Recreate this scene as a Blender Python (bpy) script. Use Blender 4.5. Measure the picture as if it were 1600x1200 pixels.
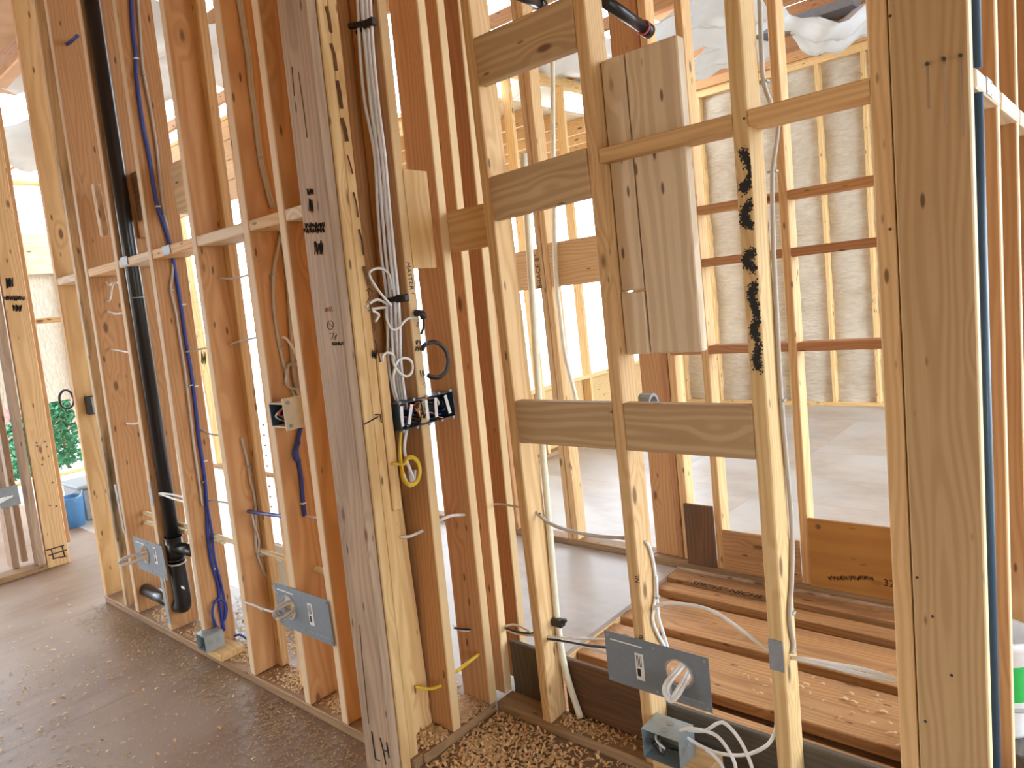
import bpy, bmesh, math, random
from mathutils import Vector, Matrix
random.seed(7)
for o in list(bpy.data.objects): bpy.data.objects.remove(o, do_unlink=True)
SC = bpy.context.scene
COL = SC.collection

# ------------------------------------------------------------------ camera
# world axes: x along the stud walls (to the right), y away through the walls, z up; floor at z = 0
FPX = 1108.0
CAMR = ((0.74964607, 0.0, -0.66183892),      # rows: world x, y, z ; columns: image right, image down, forward
        (0.65210812, -0.17084848, 0.73862426),
        (-0.11307417, -0.98529731, -0.12807589))
EYE = Vector((0.0, 0.0, 1.5))
cam = bpy.data.cameras.new('camera'); cob = bpy.data.objects.new('camera', cam); COL.objects.link(cob)
cam.sensor_width = 36.0; cam.lens = FPX / 1600.0 * 36.0; cam.clip_start = 0.02; cam.clip_end = 200
cob.matrix_world = Matrix(((CAMR[0][0], -CAMR[0][1], -CAMR[0][2], EYE.x),
                           (CAMR[1][0], -CAMR[1][1], -CAMR[1][2], EYE.y),
                           (CAMR[2][0], -CAMR[2][1], -CAMR[2][2], EYE.z), (0, 0, 0, 1)))
SC.camera = cob

# ------------------------------------------------------------------ sky, light, exposure
SKY_STRENGTH = 9.0
w = bpy.data.worlds.new('sky'); SC.world = w; w.use_nodes = True
nt = w.node_tree; bg = nt.nodes['Background']
bg.inputs['Color'].default_value = (0.73, 0.865, 1.0, 1); bg.inputs['Strength'].default_value = SKY_STRENGTH
SC.view_settings.view_transform = 'Standard'; SC.view_settings.look = 'None'
SC.view_settings.gamma = 1.0; SC.view_settings.use_curve_mapping = False
SC.view_settings.exposure = 0.3

# ------------------------------------------------------------------ survey helper: where a sight line meets a known plane
def sight(px, py):
    a, b = px - 800.0, py - 600.0
    return Vector([r[0]*a + r[1]*b + r[2]*FPX for r in CAMR])
def hit(px, py, n, d):
    n = Vector(n); s = sight(px, py)
    return EYE + s * ((d - n.dot(EYE)) / n.dot(s))
def AX(px, py, x, lean=0.0): return hit(px, py, (1, 0, -lean), x)
def AY(px, py, y, lean=0.0): return hit(px, py, (0, 1, -lean), y)
def AZ(px, py, z): return hit(px, py, (0, 0, 1), z)

# ------------------------------------------------------------------ materials
MATS = {}
def newmat(name):
    m = bpy.data.materials.new(name); m.use_nodes = True; MATS[name] = m
    return m, m.node_tree, m.node_tree.nodes['Principled BSDF']
def N(nt, t, **kw):
    n = nt.nodes.new(t)
    for k, v in kw.items():
        if k in n.inputs: n.inputs[k].default_value = v
        else: setattr(n, k, v)
    return n
def plain(name, col, rough=0.6, metal=0.0, noise=0.15, scale=30.0, bump=0.0, trans=0.0, emit=None):
    m, t, b = newmat(name)
    tc = N(t, 'ShaderNodeTexCoord'); nz = N(t, 'ShaderNodeTexNoise', Scale=scale, Detail=4.0)
    t.links.new(tc.outputs['Object'], nz.inputs['Vector'])
    mx = N(t, 'ShaderNodeMix', data_type='RGBA')
    mx.inputs[6].default_value = (*[c*(1-noise) for c in col], 1); mx.inputs[7].default_value = (*[min(1, c*(1+noise)) for c in col], 1)
    t.links.new(nz.outputs['Fac'], mx.inputs[0]); t.links.new(mx.outputs[2], b.inputs['Base Color'])
    b.inputs['Roughness'].default_value = rough; b.inputs['Metallic'].default_value = metal
    if trans: b.inputs['Transmission Weight'].default_value = trans
    if bump:
        bp = N(t, 'ShaderNodeBump', Strength=bump, Distance=0.01)
        t.links.new(nz.outputs['Fac'], bp.inputs['Height']); t.links.new(bp.outputs['Normal'], b.inputs['Normal'])
    return m
def wood(name, base, dark, knot=(0.15, 0.065, 0.028), ring=60.0, ringamt=0.5, var=0.18, stain=0.0, staincol=(0.05, 0.04, 0.035), rough=0.62, knots=1.0, lit_edge=None):
    m, t, b = newmat(name); L = t.links.new
    tc = N(t, 'ShaderNodeTexCoord'); oi = N(t, 'ShaderNodeObjectInfo')
    off = N(t, 'ShaderNodeVectorMath', operation='SCALE'); off.inputs[0].default_value = (0.0, 0.0, 37.0)
    L(oi.outputs['Random'], off.inputs['Scale'])
    p = N(t, 'ShaderNodeVectorMath', operation='ADD'); L(tc.outputs['Object'], p.inputs[0]); L(off.outputs[0], p.inputs[1])
    # knots
    vs = N(t, 'ShaderNodeVectorMath', operation='MULTIPLY'); vs.inputs[1].default_value = (8.0, 8.0, 3.1); L(p.outputs[0], vs.inputs[0])
    vo = N(t, 'ShaderNodeTexVoronoi', Scale=1.0, Randomness=1.0); L(vs.outputs[0], vo.inputs['Vector'])
    kn = N(t, 'ShaderNodeMapRange', interpolation_type='SMOOTHSTEP'); kn.inputs['From Min'].default_value = 0.115; kn.inputs['From Max'].default_value = 0.05
    L(vo.outputs['Distance'], kn.inputs['Value'])
    kh = N(t, 'ShaderNodeMapRange', interpolation_type='SMOOTHSTEP'); kh.inputs['From Min'].default_value = 0.34; kh.inputs['From Max'].default_value = 0.10
    L(vo.outputs['Distance'], kh.inputs['Value'])
    # growth rings around a pith well off the board
    st = N(t, 'ShaderNodeVectorMath', operation='MULTIPLY'); st.inputs[1].default_value = (5.0, 5.0, 0.9); L(p.outputs[0], st.inputs[0])
    n1 = N(t, 'ShaderNodeTexNoise', Scale=1.3, Detail=2.0); L(st.outputs[0], n1.inputs['Vector'])
    n1s = N(t, 'ShaderNodeMath', operation='MULTIPLY_ADD'); n1s.inputs[1].default_value = 0.10; n1s.inputs[2].default_value = 0.0; L(n1.outputs['Fac'], n1s.inputs[0])
    sx = N(t, 'ShaderNodeSeparateXYZ'); L(tc.outputs['Object'], sx.inputs[0])
    rr = N(t, 'ShaderNodeMath', operation='MULTIPLY_ADD'); rr.inputs[1].default_value = 0.12; rr.inputs[2].default_value = -0.03; L(oi.outputs['Random'], rr.inputs[0])
    xa = N(t, 'ShaderNodeMath', operation='ADD'); L(sx.outputs[0], xa.inputs[0]); L(rr.outputs[0], xa.inputs[1])
    ya = N(t, 'ShaderNodeMath', operation='ADD'); ya.inputs[1].default_value = 0.035; L(sx.outputs[1], ya.inputs[0])
    cv = N(t, 'ShaderNodeCombineXYZ'); L(xa.outputs[0], cv.inputs[0]); L(ya.outputs[0], cv.inputs[1])
    ln = N(t, 'ShaderNodeVectorMath', operation='LENGTH'); L(cv.outputs[0], ln.inputs[0])
    r1 = N(t, 'ShaderNodeMath', operation='ADD'); L(ln.outputs['Value'], r1.inputs[0]); L(n1s.outputs[0], r1.inputs[1])
    r2 = N(t, 'ShaderNodeMath', operation='MULTIPLY_ADD'); r2.inputs[1].default_value = 0.02; L(kh.outputs[0], r2.inputs[0]); L(r1.outputs[0], r2.inputs[2])
    r3 = N(t, 'ShaderNodeMath', operation='MULTIPLY'); r3.inputs[1].default_value = ring * 6.283; L(r2.outputs[0], r3.inputs[0])
    sn = N(t, 'ShaderNodeMath', operation='SINE'); L(r3.outputs[0], sn.inputs[0])
    rf = N(t, 'ShaderNodeMapRange'); rf.inputs['From Min'].default_value = -0.6; rf.inputs['From Max'].default_value = 1.0; L(sn.outputs[0], rf.inputs['Value'])
    # fine fibre
    fs = N(t, 'ShaderNodeVectorMath', operation='MULTIPLY'); fs.inputs[1].default_value = (170.0, 170.0, 5.0); L(p.outputs[0], fs.inputs[0])
    n2 = N(t, 'ShaderNodeTexNoise', Scale=1.0, Detail=3.0); L(fs.outputs[0], n2.inputs['Vector'])
    bs = N(t, 'ShaderNodeVectorMath', operation='MULTIPLY'); bs.inputs[1].default_value = (9.0, 9.0, 1.5); L(p.outputs[0], bs.inputs[0])
    n3 = N(t, 'ShaderNodeTexNoise', Scale=1.0, Detail=2.0); L(bs.outputs[0], n3.inputs['Vector'])
    a1 = N(t, 'ShaderNodeMath', operation='MULTIPLY'); a1.inputs[1].default_value = ringamt; L(rf.outputs[0], a1.inputs[0])
    a2 = N(t, 'ShaderNodeMath', operation='MULTIPLY_ADD'); a2.inputs[1].default_value = 0.45; L(n2.outputs['Fac'], a2.inputs[0]); L(a1.outputs[0], a2.inputs[2])
    a3 = N(t, 'ShaderNodeMath', operation='MULTIPLY_ADD', use_clamp=True); a3.inputs[1].default_value = 0.6; L(n3.outputs['Fac'], a3.inputs[0]); L(a2.outputs[0], a3.inputs[2])
    a4 = N(t, 'ShaderNodeMath', operation='SUBTRACT', use_clamp=True); a4.inputs[1].default_value = 0.38; L(a3.outputs[0], a4.inputs[0])
    c1 = N(t, 'ShaderNodeMix', data_type='RGBA'); c1.inputs[6].default_value = (*base, 1); c1.inputs[7].default_value = (*dark, 1); L(a4.outputs[0], c1.inputs[0])
    c2 = N(t, 'ShaderNodeMix', data_type='RGBA'); c2.inputs[7].default_value = (*knot, 1); L(c1.outputs[2], c2.inputs[6])
    km = N(t, 'ShaderNodeMath', operation='MULTIPLY'); km.inputs[1].default_value = 0.85 * knots; L(kn.outputs[0], km.inputs[0]); L(km.outputs[0], c2.inputs[0])
    vs2 = N(t, 'ShaderNodeVectorMath', operation='MULTIPLY'); vs2.inputs[1].default_value = (21.0, 21.0, 6.0); L(p.outputs[0], vs2.inputs[0])
    vo2 = N(t, 'ShaderNodeTexVoronoi', Scale=1.0, Randomness=1.0); L(vs2.outputs[0], vo2.inputs['Vector'])
    kn2 = N(t, 'ShaderNodeMapRange', interpolation_type='SMOOTHSTEP'); kn2.inputs['From Min'].default_value = 0.13; kn2.inputs['From Max'].default_value = 0.06; kn2.inputs['To Max'].default_value = 0.8*knots
    L(vo2.outputs['Distance'], kn2.inputs['Value'])
    c2b = N(t, 'ShaderNodeMix', data_type='RGBA'); c2b.inputs[7].default_value = (*[k_*0.55 for k_ in knot], 1); L(c2.outputs[2], c2b.inputs[6]); L(kn2.outputs[0], c2b.inputs[0])
    last = c2b.outputs[2]
    if stain:
        n4 = N(t, 'ShaderNodeTexNoise', Scale=2.2, Detail=5.0); L(st.outputs[0], n4.inputs['Vector'])
        sr = N(t, 'ShaderNodeMapRange'); sr.inputs['From Min'].default_value = 0.48; sr.inputs['From Max'].default_value = 0.68; sr.inputs['To Max'].default_value = stain; L(n4.outputs['Fac'], sr.inputs['Value'])
        c3 = N(t, 'ShaderNodeMix', data_type='RGBA'); c3.inputs[7].default_value = (*staincol, 1); L(last, c3.inputs[6]); L(sr.outputs[0], c3.inputs[0]); last = c3.outputs[2]
    if lit_edge:      # narrow edge faces painted paler, as if catching more light (axis = its wide direction)
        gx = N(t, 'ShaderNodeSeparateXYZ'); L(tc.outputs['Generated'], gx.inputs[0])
        sb = N(t, 'ShaderNodeMath', operation='SUBTRACT'); sb.inputs[1].default_value = 0.5; L(gx.outputs[0 if lit_edge == 'X' else 1], sb.inputs[0])
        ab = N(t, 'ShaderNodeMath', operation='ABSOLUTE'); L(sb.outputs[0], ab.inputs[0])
        sr2 = N(t, 'ShaderNodeMapRange'); sr2.inputs['From Min'].default_value = 0.468; sr2.inputs['From Max'].default_value = 0.492; sr2.inputs['To Max'].default_value = 0.7 if lit_edge != 'X' else 0.75; L(ab.outputs[0], sr2.inputs['Value'])
        c5 = N(t, 'ShaderNodeMix', data_type='RGBA'); c5.inputs[7].default_value = (0.76, 0.61, 0.42, 1) if lit_edge != 'X' else (0.78, 0.58, 0.31, 1); L(last, c5.inputs[6]); L(sr2.outputs[0], c5.inputs[0]); last = c5.outputs[2]
    hv = N(t, 'ShaderNodeHueSaturation')
    vv = N(t, 'ShaderNodeMath', operation='MULTIPLY_ADD'); vv.inputs[1].default_value = 2*var; vv.inputs[2].default_value = 1 - var; L(oi.outputs['Random'], vv.inputs[0])
    L(vv.outputs[0], hv.inputs['Value']); L(last, hv.inputs['Color']); L(hv.outputs[0], b.inputs['Base Color'])
    b.inputs['Roughness'].default_value = rough; b.inputs['Specular IOR Level'].default_value = 0.3
    bp = N(t, 'ShaderNodeBump', Strength=0.18, Distance=0.002); L(n2.outputs['Fac'], bp.inputs['Height']); L(bp.outputs['Normal'], b.inputs['Normal'])
    return m
wood('pine', (0.80, 0.56, 0.27), (0.60, 0.35, 0.13), var=0.10)
wood('fir', (0.60, 0.33, 0.145), (0.43, 0.20, 0.075), var=0.10)
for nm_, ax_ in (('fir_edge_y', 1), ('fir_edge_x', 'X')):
    wood(nm_, (0.60, 0.33, 0.145), (0.43, 0.20, 0.075), var=0.10, lit_edge=ax_)
wood('fir_light_x', (0.70, 0.41, 0.195), (0.52, 0.26, 0.105), var=0.06, lit_edge='X')
wood('spruce_edge_x', (0.58, 0.38, 0.19), (0.42, 0.25, 0.105), var=0.06, lit_edge='X')
wood('redfir_edge_x', (0.50, 0.25, 0.115), (0.35, 0.15, 0.06), var=0.08, lit_edge='X')
wood('spruce', (0.76, 0.50, 0.245), (0.56, 0.31, 0.12), var=0.10)
wood('redfir', (0.50, 0.25, 0.115), (0.35, 0.15, 0.06), var=0.10)
wood('weathered', (0.50, 0.35, 0.235), (0.34, 0.22, 0.135), var=0.06, stain=0.3, staincol=(0.14, 0.09, 0.06))
wood('barnwood', (0.62, 0.43, 0.24), (0.42, 0.265, 0.13), var=0.10, stain=0.15, ring=45, ringamt=0.7)
wood('paleboard', (0.80, 0.65, 0.46), (0.58, 0.42, 0.26), var=0.05, ring=38, ringamt=0.75)
wood('wetwood', (0.60, 0.33, 0.145), (0.38, 0.18, 0.07), var=0.15, stain=0.35, staincol=(0.12, 0.055, 0.03))
wood('plate_wood', (0.40, 0.25, 0.13), (0.27, 0.15, 0.07), var=0.08, stain=0.4, staincol=(0.14, 0.09, 0.06))
wood('barky', (0.72, 0.55, 0.33), (0.55, 0.36, 0.17), var=0.04, stain=0.95, staincol=(0.06, 0.045, 0.03))
wood('darkply', (0.20, 0.10, 0.045), (0.12, 0.055, 0.025), var=0.15, stain=0.5, knots=0.4)
wood('orangeply', (0.50, 0.24, 0.06), (0.36, 0.15, 0.04), var=0.02, ring=14, ringamt=0.4, knots=0.5)
wood('greyply', (0.16, 0.14, 0.115), (0.10, 0.085, 0.07), var=0.1, stain=0.5, knots=0.2)
def floor_mat(name, base, dust, lo=0.42, hi=0.62, rough=0.5):
    m, t, b = newmat(name); L = t.links.new
    tc = N(t, 'ShaderNodeTexCoord'); oi = N(t, 'ShaderNodeObjectInfo')
    mp = N(t, 'ShaderNodeMapping'); mp.inputs['Scale'].default_value = (9.0, 2.0, 1.0); L(tc.outputs['Object'], mp.inputs['Vector'])
    n1 = N(t, 'ShaderNodeTexNoise', Scale=2.2, Detail=8.0, Roughness=0.65); L(mp.outputs[0], n1.inputs['Vector'])
    n2 = N(t, 'ShaderNodeTexNoise', Scale=1.6, Detail=6.0); L(tc.outputs['Object'], n2.inputs['Vector'])
    n3 = N(t, 'ShaderNodeTexNoise', Scale=160.0, Detail=2.0); L(tc.outputs['Object'], n3.inputs['Vector'])
    c1 = N(t, 'ShaderNodeMix', data_type='RGBA'); c1.inputs[6].default_value = (*[c*0.4 for c in base], 1); c1.inputs[7].default_value = (*[min(1, c*1.55) for c in base], 1); L(n1.outputs['Fac'], c1.inputs[0])
    dr = N(t, 'ShaderNodeMapRange'); dr.inputs['To Max'].default_value = 0.75; dr.inputs['From Min'].default_value = lo; dr.inputs['From Max'].default_value = hi; L(n2.outputs['Fac'], dr.inputs['Value'])
    c2 = N(t, 'ShaderNodeMix', data_type='RGBA'); c2.inputs[7].default_value = (*dust, 1); L(c1.outputs[2], c2.inputs[6]); L(dr.outputs[0], c2.inputs[0])
    sp = N(t, 'ShaderNodeMapRange'); sp.inputs['From Min'].default_value = 0.66; sp.inputs['From Max'].default_value = 0.70; sp.inputs['To Max'].default_value = 0.4; L(n3.outputs['Fac'], sp.inputs['Value'])
    c3 = N(t, 'ShaderNodeMix', data_type='RGBA'); c3.inputs[7].default_value = (0.5, 0.4, 0.26, 1); L(c2.outputs[2], c3.inputs[6]); L(sp.outputs[0], c3.inputs[0])
    L(c3.outputs[2], b.inputs['Base Color']); b.inputs['Roughness'].default_value = rough
    bp = N(t, 'ShaderNodeBump', Strength=0.25, Distance=0.003); L(n1.outputs['Fac'], bp.inputs['Height']); L(bp.outputs['Normal'], b.inputs['Normal'])
floor_mat('floor_dirty', (0.24, 0.145, 0.085), (0.33, 0.24, 0.175), rough=0.42)
floor_mat('floor_ply', (0.40, 0.325, 0.26), (0.47, 0.43, 0.39), rough=0.42)
def foam_mat():
    m, t, b = newmat('foam'); L = t.links.new
    tc = N(t, 'ShaderNodeTexCoord'); mp = N(t, 'ShaderNodeMapping'); mp.inputs['Scale'].default_value = (6, 6, 22); L(tc.outputs['Object'], mp.inputs['Vector'])
    n1 = N(t, 'ShaderNodeTexNoise', Scale=1.6, Detail=6.0, Distortion=0.8); L(mp.outputs[0], n1.inputs['Vector'])
    c1 = N(t, 'ShaderNodeMix', data_type='RGBA'); c1.inputs[6].default_value = (0.46, 0.37, 0.26, 1); c1.inputs[7].default_value = (0.76, 0.69, 0.58, 1); L(n1.outputs['Fac'], c1.inputs[0])
    L(c1.outputs[2], b.inputs['Base Color']); b.inputs['Roughness'].default_value = 0.8
    bp = N(t, 'ShaderNodeBump', Strength=0.6, Distance=0.03); L(n1.outputs['Fac'], bp.inputs['Height']); L(bp.outputs['Normal'], b.inputs['Normal'])
foam_mat()
plain('nm_white', (0.82, 0.82, 0.80), 0.45); plain('nm_grey', (0.52, 0.47, 0.41), 0.5); plain('nm_bluewhite', (0.86, 0.88, 0.90), 0.4, 0, 0.06)
plain('cable_blue', (0.030, 0.055, 0.30), 0.4); plain('cable_yellow', (0.80, 0.56, 0.04), 0.45); plain('cable_black', (0.018, 0.017, 0.016), 0.4)
plain('abs_black', (0.012, 0.012, 0.014), 0.28); plain('pvc_cream', (0.80, 0.72, 0.50), 0.4); plain('pex', (0.80, 0.74, 0.56), 0.35)
plain('steel', (0.23, 0.26, 0.29), 0.5, 0.4, 0.12, 60); plain('galv', (0.34, 0.36, 0.38), 0.55, 0.4, 0.2, 40); plain('zinc_box', (0.36, 0.42, 0.43), 0.42, 0.5, 0.15, 50)
plain('box_blue', (0.03, 0.05, 0.075), 0.35); plain('box_ivory', (0.62, 0.55, 0.40), 0.5); plain('ink', (0.012, 0.011, 0.010), 0.7); plain('ink_red', (0.35, 0.05, 0.05), 0.7)
plain('sticker', (0.80, 0.80, 0.78), 0.5); plain('strip_blue', (0.035, 0.075, 0.12), 0.4); plain('plastic_white', (0.85, 0.86, 0.87), 0.25); plain('plastic_green', (0.02, 0.45, 0.08), 0.4)
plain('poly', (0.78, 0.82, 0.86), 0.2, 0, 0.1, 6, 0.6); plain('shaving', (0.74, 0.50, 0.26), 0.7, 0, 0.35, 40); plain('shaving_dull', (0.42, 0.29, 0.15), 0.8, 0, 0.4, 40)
plain('brick', (0.42, 0.16, 0.13), 0.8); plain('mortar', (0.5, 0.44, 0.4), 0.9); plain('leafgreen', (0.05, 0.17, 0.07), 0.7, 0, 0.5, 8); plain('ground', (0.30, 0.28, 0.25), 0.9)
plain('bin_grey', (0.25, 0.27, 0.28), 0.5); plain('bucket_blue', (0.10, 0.28, 0.55), 0.4); plain('wire_red', (0.5, 0.04, 0.03), 0.4); plain('copper', (0.7, 0.35, 0.15), 0.35, 0.8)
plain('sheathing', (0.36, 0.20, 0.10), 0.8, 0, 0.25, 5); plain('yellow_ins', (0.85, 0.62, 0.15), 0.8); plain('pink_rim', (0.55, 0.12, 0.12), 0.5); plain('tape_black', (0.02, 0.02, 0.02), 0.5)
plain('screw', (0.08, 0.08, 0.085), 0.4, 0.6)
def M(n): return MATS[n]

# ------------------------------------------------------------------ object helpers
def pworld(o):
    m = o.matrix_basis.copy()
    return pworld(o.parent) @ o.matrix_parent_inverse @ m if o.parent else m
def link(name, me, mat, parent=None, loc=(0, 0, 0)):
    """every child keeps its own transform in world axes; the parent's transform is divided out"""
    o = bpy.data.objects.new(name, me); COL.objects.link(o)
    if mat and not me.materials: me.materials.append(M(mat))
    if parent is not None: o.parent = parent; o.matrix_parent_inverse = pworld(parent).inverted()
    o.location = Vector(loc)
    return o
def tag(o, label, cat, group=None, kind=None):
    o['label'] = label; o['category'] = cat
    if group: o['group'] = group
    if kind: o['kind'] = kind
    return o
def empty(name, loc, label, cat, group=None, kind=None):
    o = bpy.data.objects.new(name, None); COL.objects.link(o); o.location = loc; o.empty_display_size = 0.1
    return tag(o, label, cat, group, kind)
BOXC = {}
def boxmesh(a, b, c, mat, bev=0.003):
    k = (round(a, 4), round(b, 4), round(c, 4), mat, bev)
    if k in BOXC: return BOXC[k]
    bm = bmesh.new(); bmesh.ops.create_cube(bm, size=1.0)
    bmesh.ops.scale(bm, vec=(a, b, c), verts=bm.verts)
    if bev: bmesh.ops.bevel(bm, geom=list(bm.edges), offset=min(bev, 0.3*min(a, b, c)), segments=1, affect='EDGES')
    me = bpy.data.meshes.new('board'); bm.to_mesh(me); bm.free(); me.materials.append(M(mat)); BOXC[k] = me
    return me
def lumber(name, x, y, z, mat, parent=None, lean=(0, 0), bev=0.0035, rot=None):
    """a straight board filling the ranges x, y, z; its local z runs along the grain; lean = shift per metre of height"""
    dx, dy, dz = x[1]-x[0], y[1]-y[0], z[1]-z[0]
    c = Vector(((x[0]+x[1])/2, (y[0]+y[1])/2, (z[0]+z[1])/2))
    if dz >= dx and dz >= dy: me = boxmesh(dx, dy, dz, mat, bev); R = Matrix.Identity(3)
    elif dx >= dy: me = boxmesh(dz, dy, dx, mat, bev); R = Matrix.Rotation(math.pi/2, 3, 'Y')
    else: me = boxmesh(dx, dz, dy, mat, bev); R = Matrix.Rotation(math.pi/2, 3, 'X')
    if lean[0] or lean[1]:
        c = c + Vector((lean[0]*c.z, lean[1]*c.z, 0))
        R = Matrix.Rotation(math.atan(lean[0]), 3, 'Y') @ Matrix.Rotation(-math.atan(lean[1]), 3, 'X') @ R
    if rot is not None: R = rot @ R
    o = link(name, me, mat, parent, c); o.rotation_mode = 'QUATERNION'; o.rotation_quaternion = R.to_quaternion()
    return o
def smooth(pts, n=6):
    P = [Vector(p) for p in pts]
    if len(P) < 3: return P
    out = []
    for i in range(len(P)-1):
        a = P[i-1] if i else P[0]*2 - P[1]; b = P[i]; c = P[i+1]; d = P[i+2] if i+2 < len(P) else P[-1]*2 - P[-2]
        for k in range(n):
            t = k/n
            out.append(0.5*((2*b) + (c-a)*t + (2*a-5*b+4*c-d)*t*t + (3*b-a-3*c+d)*t**3))
    out.append(P[-1]); return out
def tubebm(bm, pts, r, seg=8, flat=1.0, closed=False):
    pts = [Vector(p) for p in pts]; rings = []; up = None
    n = len(pts)
    for i, p in enumerate(pts):
        t = (pts[min(i+1, n-1)] - pts[max(i-1, 0)])
        if t.length < 1e-9: t = Vector((0, 0, 1))
        t.normalize()
        if up is None:
            up = Vector((0, 0, 1)) if abs(t.z) < 0.9 else Vector((1, 0, 0))
        u = (up - t*up.dot(t))
        if u.length < 1e-6: u = t.orthogonal()
        u.normalize(); v = t.cross(u); up = u
        rr = r[i] if isinstance(r, (list, tuple)) else r
        rings.append([bm.verts.new(p + u*(rr*math.cos(2*math.pi*k/seg)) + v*(rr*flat*math.sin(2*math.pi*k/seg))) for k in range(seg)])
    for a, b in zip(rings[:-1], rings[1:]):
        for k in range(seg): bm.faces.new((a[k], a[(k+1) % seg], b[(k+1) % seg], b[k]))
    if not closed: bm.faces.new(rings[0][::-1]); bm.faces.new(rings[-1])
def tube(name, pts, r, mat, parent=None, seg=8, flat=1.0, sm=True, n=6):
    pts = [Vector(p) for p in pts]; base = pts[0].copy(); q = smooth(pts, n) if sm else pts
    bm = bmesh.new(); tubebm(bm, [p-base for p in q], r, seg, flat)
    for f in bm.faces: f.smooth = len(f.verts) == 4
    me = bpy.data.meshes.new(name); bm.to_mesh(me); bm.free()
    return link(name, me, mat, parent, base)
def cable(label, pts, r=0.0048, mat='nm_white', name='cable', cat='cable', group=None, staples=(), stmat='zinc_box', flat=1.0):
    o = tag(tube(name, pts, r, mat, None, 8, flat), label, cat, group)
    for s in staples:
        p = Vector(s); lumber('staple', (p.x-0.012, p.x+0.012), (p.y-0.009, p.y+0.009), (p.z-0.003, p.z+0.003), stmat, o, bev=0.001)
    return o
def meshobj(name, verts, faces, mat, parent=None, loc=(0, 0, 0), smoothf=False):
    me = bpy.data.meshes.new(name); me.from_pydata([tuple(v) for v in verts], [], faces); me.update()
    if smoothf:
        for p in me.polygons: p.use_smooth = True
    return link(name, me, mat, parent, loc)
def sticks(name, strokes, r, mat, parent, loc):
    """flat ink strokes: each stroke a list of world points; thin ribbon tubes lying on the surface"""
    bm = bmesh.new()
    for s in strokes: tubebm(bm, [Vector(p)-Vector(loc) for p in s], r, 4)
    me = bpy.data.meshes.new(name); bm.to_mesh(me); bm.free()
    return link(name, me, mat, parent, loc)
def lettering(name, text, origin, right, up, size, mat, parent, shear=0.0, space=1.0):
    cu = bpy.data.curves.new(name, 'FONT'); cu.body = text; cu.size = size; cu.shear = shear; cu.space_character = space; cu.extrude = 0.0004; cu.resolution_u = 2
    tmp = bpy.data.objects.new('tmp', cu); COL.objects.link(tmp)
    me = bpy.data.meshes.new_from_object(tmp.evaluated_get(bpy.context.evaluated_depsgraph_get()))
    bpy.data.objects.remove(tmp, do_unlink=True); bpy.data.curves.remove(cu)
    r = Vector(right).normalized(); u = Vector(up); u = (u - r*u.dot(r)).normalized(); n = r.cross(u)
    me.materials.clear()
    me.transform(Matrix(((r.x, u.x, n.x, 0), (r.y, u.y, n.y, 0), (r.z, u.z, n.z, 0), (0, 0, 0, 1))))
    return link(name, me, mat, parent, origin)

# ================================================================== THE SETTING
T = 0.038; W6 = 0.14; W4 = 0.089; TOP = 3.30
LY = 1.28          # front of the left wall
SY = 1.67          # front of the shower wall
RX = -1.75         # open face of the return wall
BY = 3.10          # front of the wall behind the shower pit
FY = 7.35          # insulated outside wall
def leanx(x): return max(0.0, min(0.105, 0.042 + (-1.9 - x)*0.03))

# ---- floors
fl = empty('floor', (-3, 1, 0), 'plywood subfloor of the unfinished house', 'floor', kind='structure')
def sheet(x0, x1, y0, y1, mat, parent=fl, z=0.0):
    lumber('plywood_sheet', (x0+0.0003, x1-0.0003), (y0+0.0003, y1-0.0003), (z-0.022, z), mat, parent, bev=0.0006)
for i in range(6):
    for j in range(3):
        sheet(-4.43 + 1.22*i - 1.22*0, -4.43 + 1.22*(i+1), 1.78 - 2.44*(j+1), 1.78 - 2.44*j, 'floor_dirty')
for i in range(4):
    for j in range(3): sheet(-4.43-2.44*(i+1), -4.43-2.44*i, 1.78-2.44*(j+1), 1.78-2.44*j, 'floor_dirty')
for x0, x1 in ((-9.31, -6.87), (-6.87, -4.43), (-4.43, -3.21), (-3.21, -1.78)): sheet(x0, x1, 1.78, 3.10, 'floor_ply')
sheet(-9.31, -6.0, 3.10, 3.6, 'floor_ply'); sheet(-6.0, -4.1, 3.10, 3.6, 'floor_ply')
ys = [3.10, 4.32, 5.54, 6.76, 7.5]
for j in range(4):
    xs = [-4.1, -2.65, -0.85, 1.0, 3.0] if j % 2 else [-4.1, -3.6, -1.9, 0.2, 3.0]
    for a, b in zip(xs[:-1], xs[1:]): sheet(a, b, ys[j], ys[j+1], 'floor_ply')
g = lumber('ground', (-60, 60), (-60, 60), (-0.9, -0.7), 'ground', bev=0); tag(g, 'bare ground around the house', 'ground', kind='structure')
pit = empty('floor_pit', (-0.6, 2.4, -0.07), 'sunken shower floor of rough brown planks', 'floor', kind='structure')
lumber('pit_base', (-1.80, 0.6), (1.76, 3.12), (-0.14, -0.12), 'wetwood', pit, bev=0)
for (y0, y1, zt, m, e) in ((1.80, 2.125, -0.035, 'wetwood', -0.006), (2.205, 2.50, -0.03, 'wetwood', 0.006), (2.545, 2.80, -0.022, 'wetwood', 0.0), (2.865, 2.955, -0.018, 'wetwood', -0.01), (2.985, 3.10, 0.0, 'wetwood', 0.004)):
    lumber('plank', (-1.78, 0.55), (y0, y1), (zt-0.042, zt), m, pit, rot=Matrix.Rotation(e, 3, 'Z'))
lumber('rim_board', (-1.80, -1.78), (1.80, 3.12), (-0.12, -0.023), 'spruce', pit)

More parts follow.
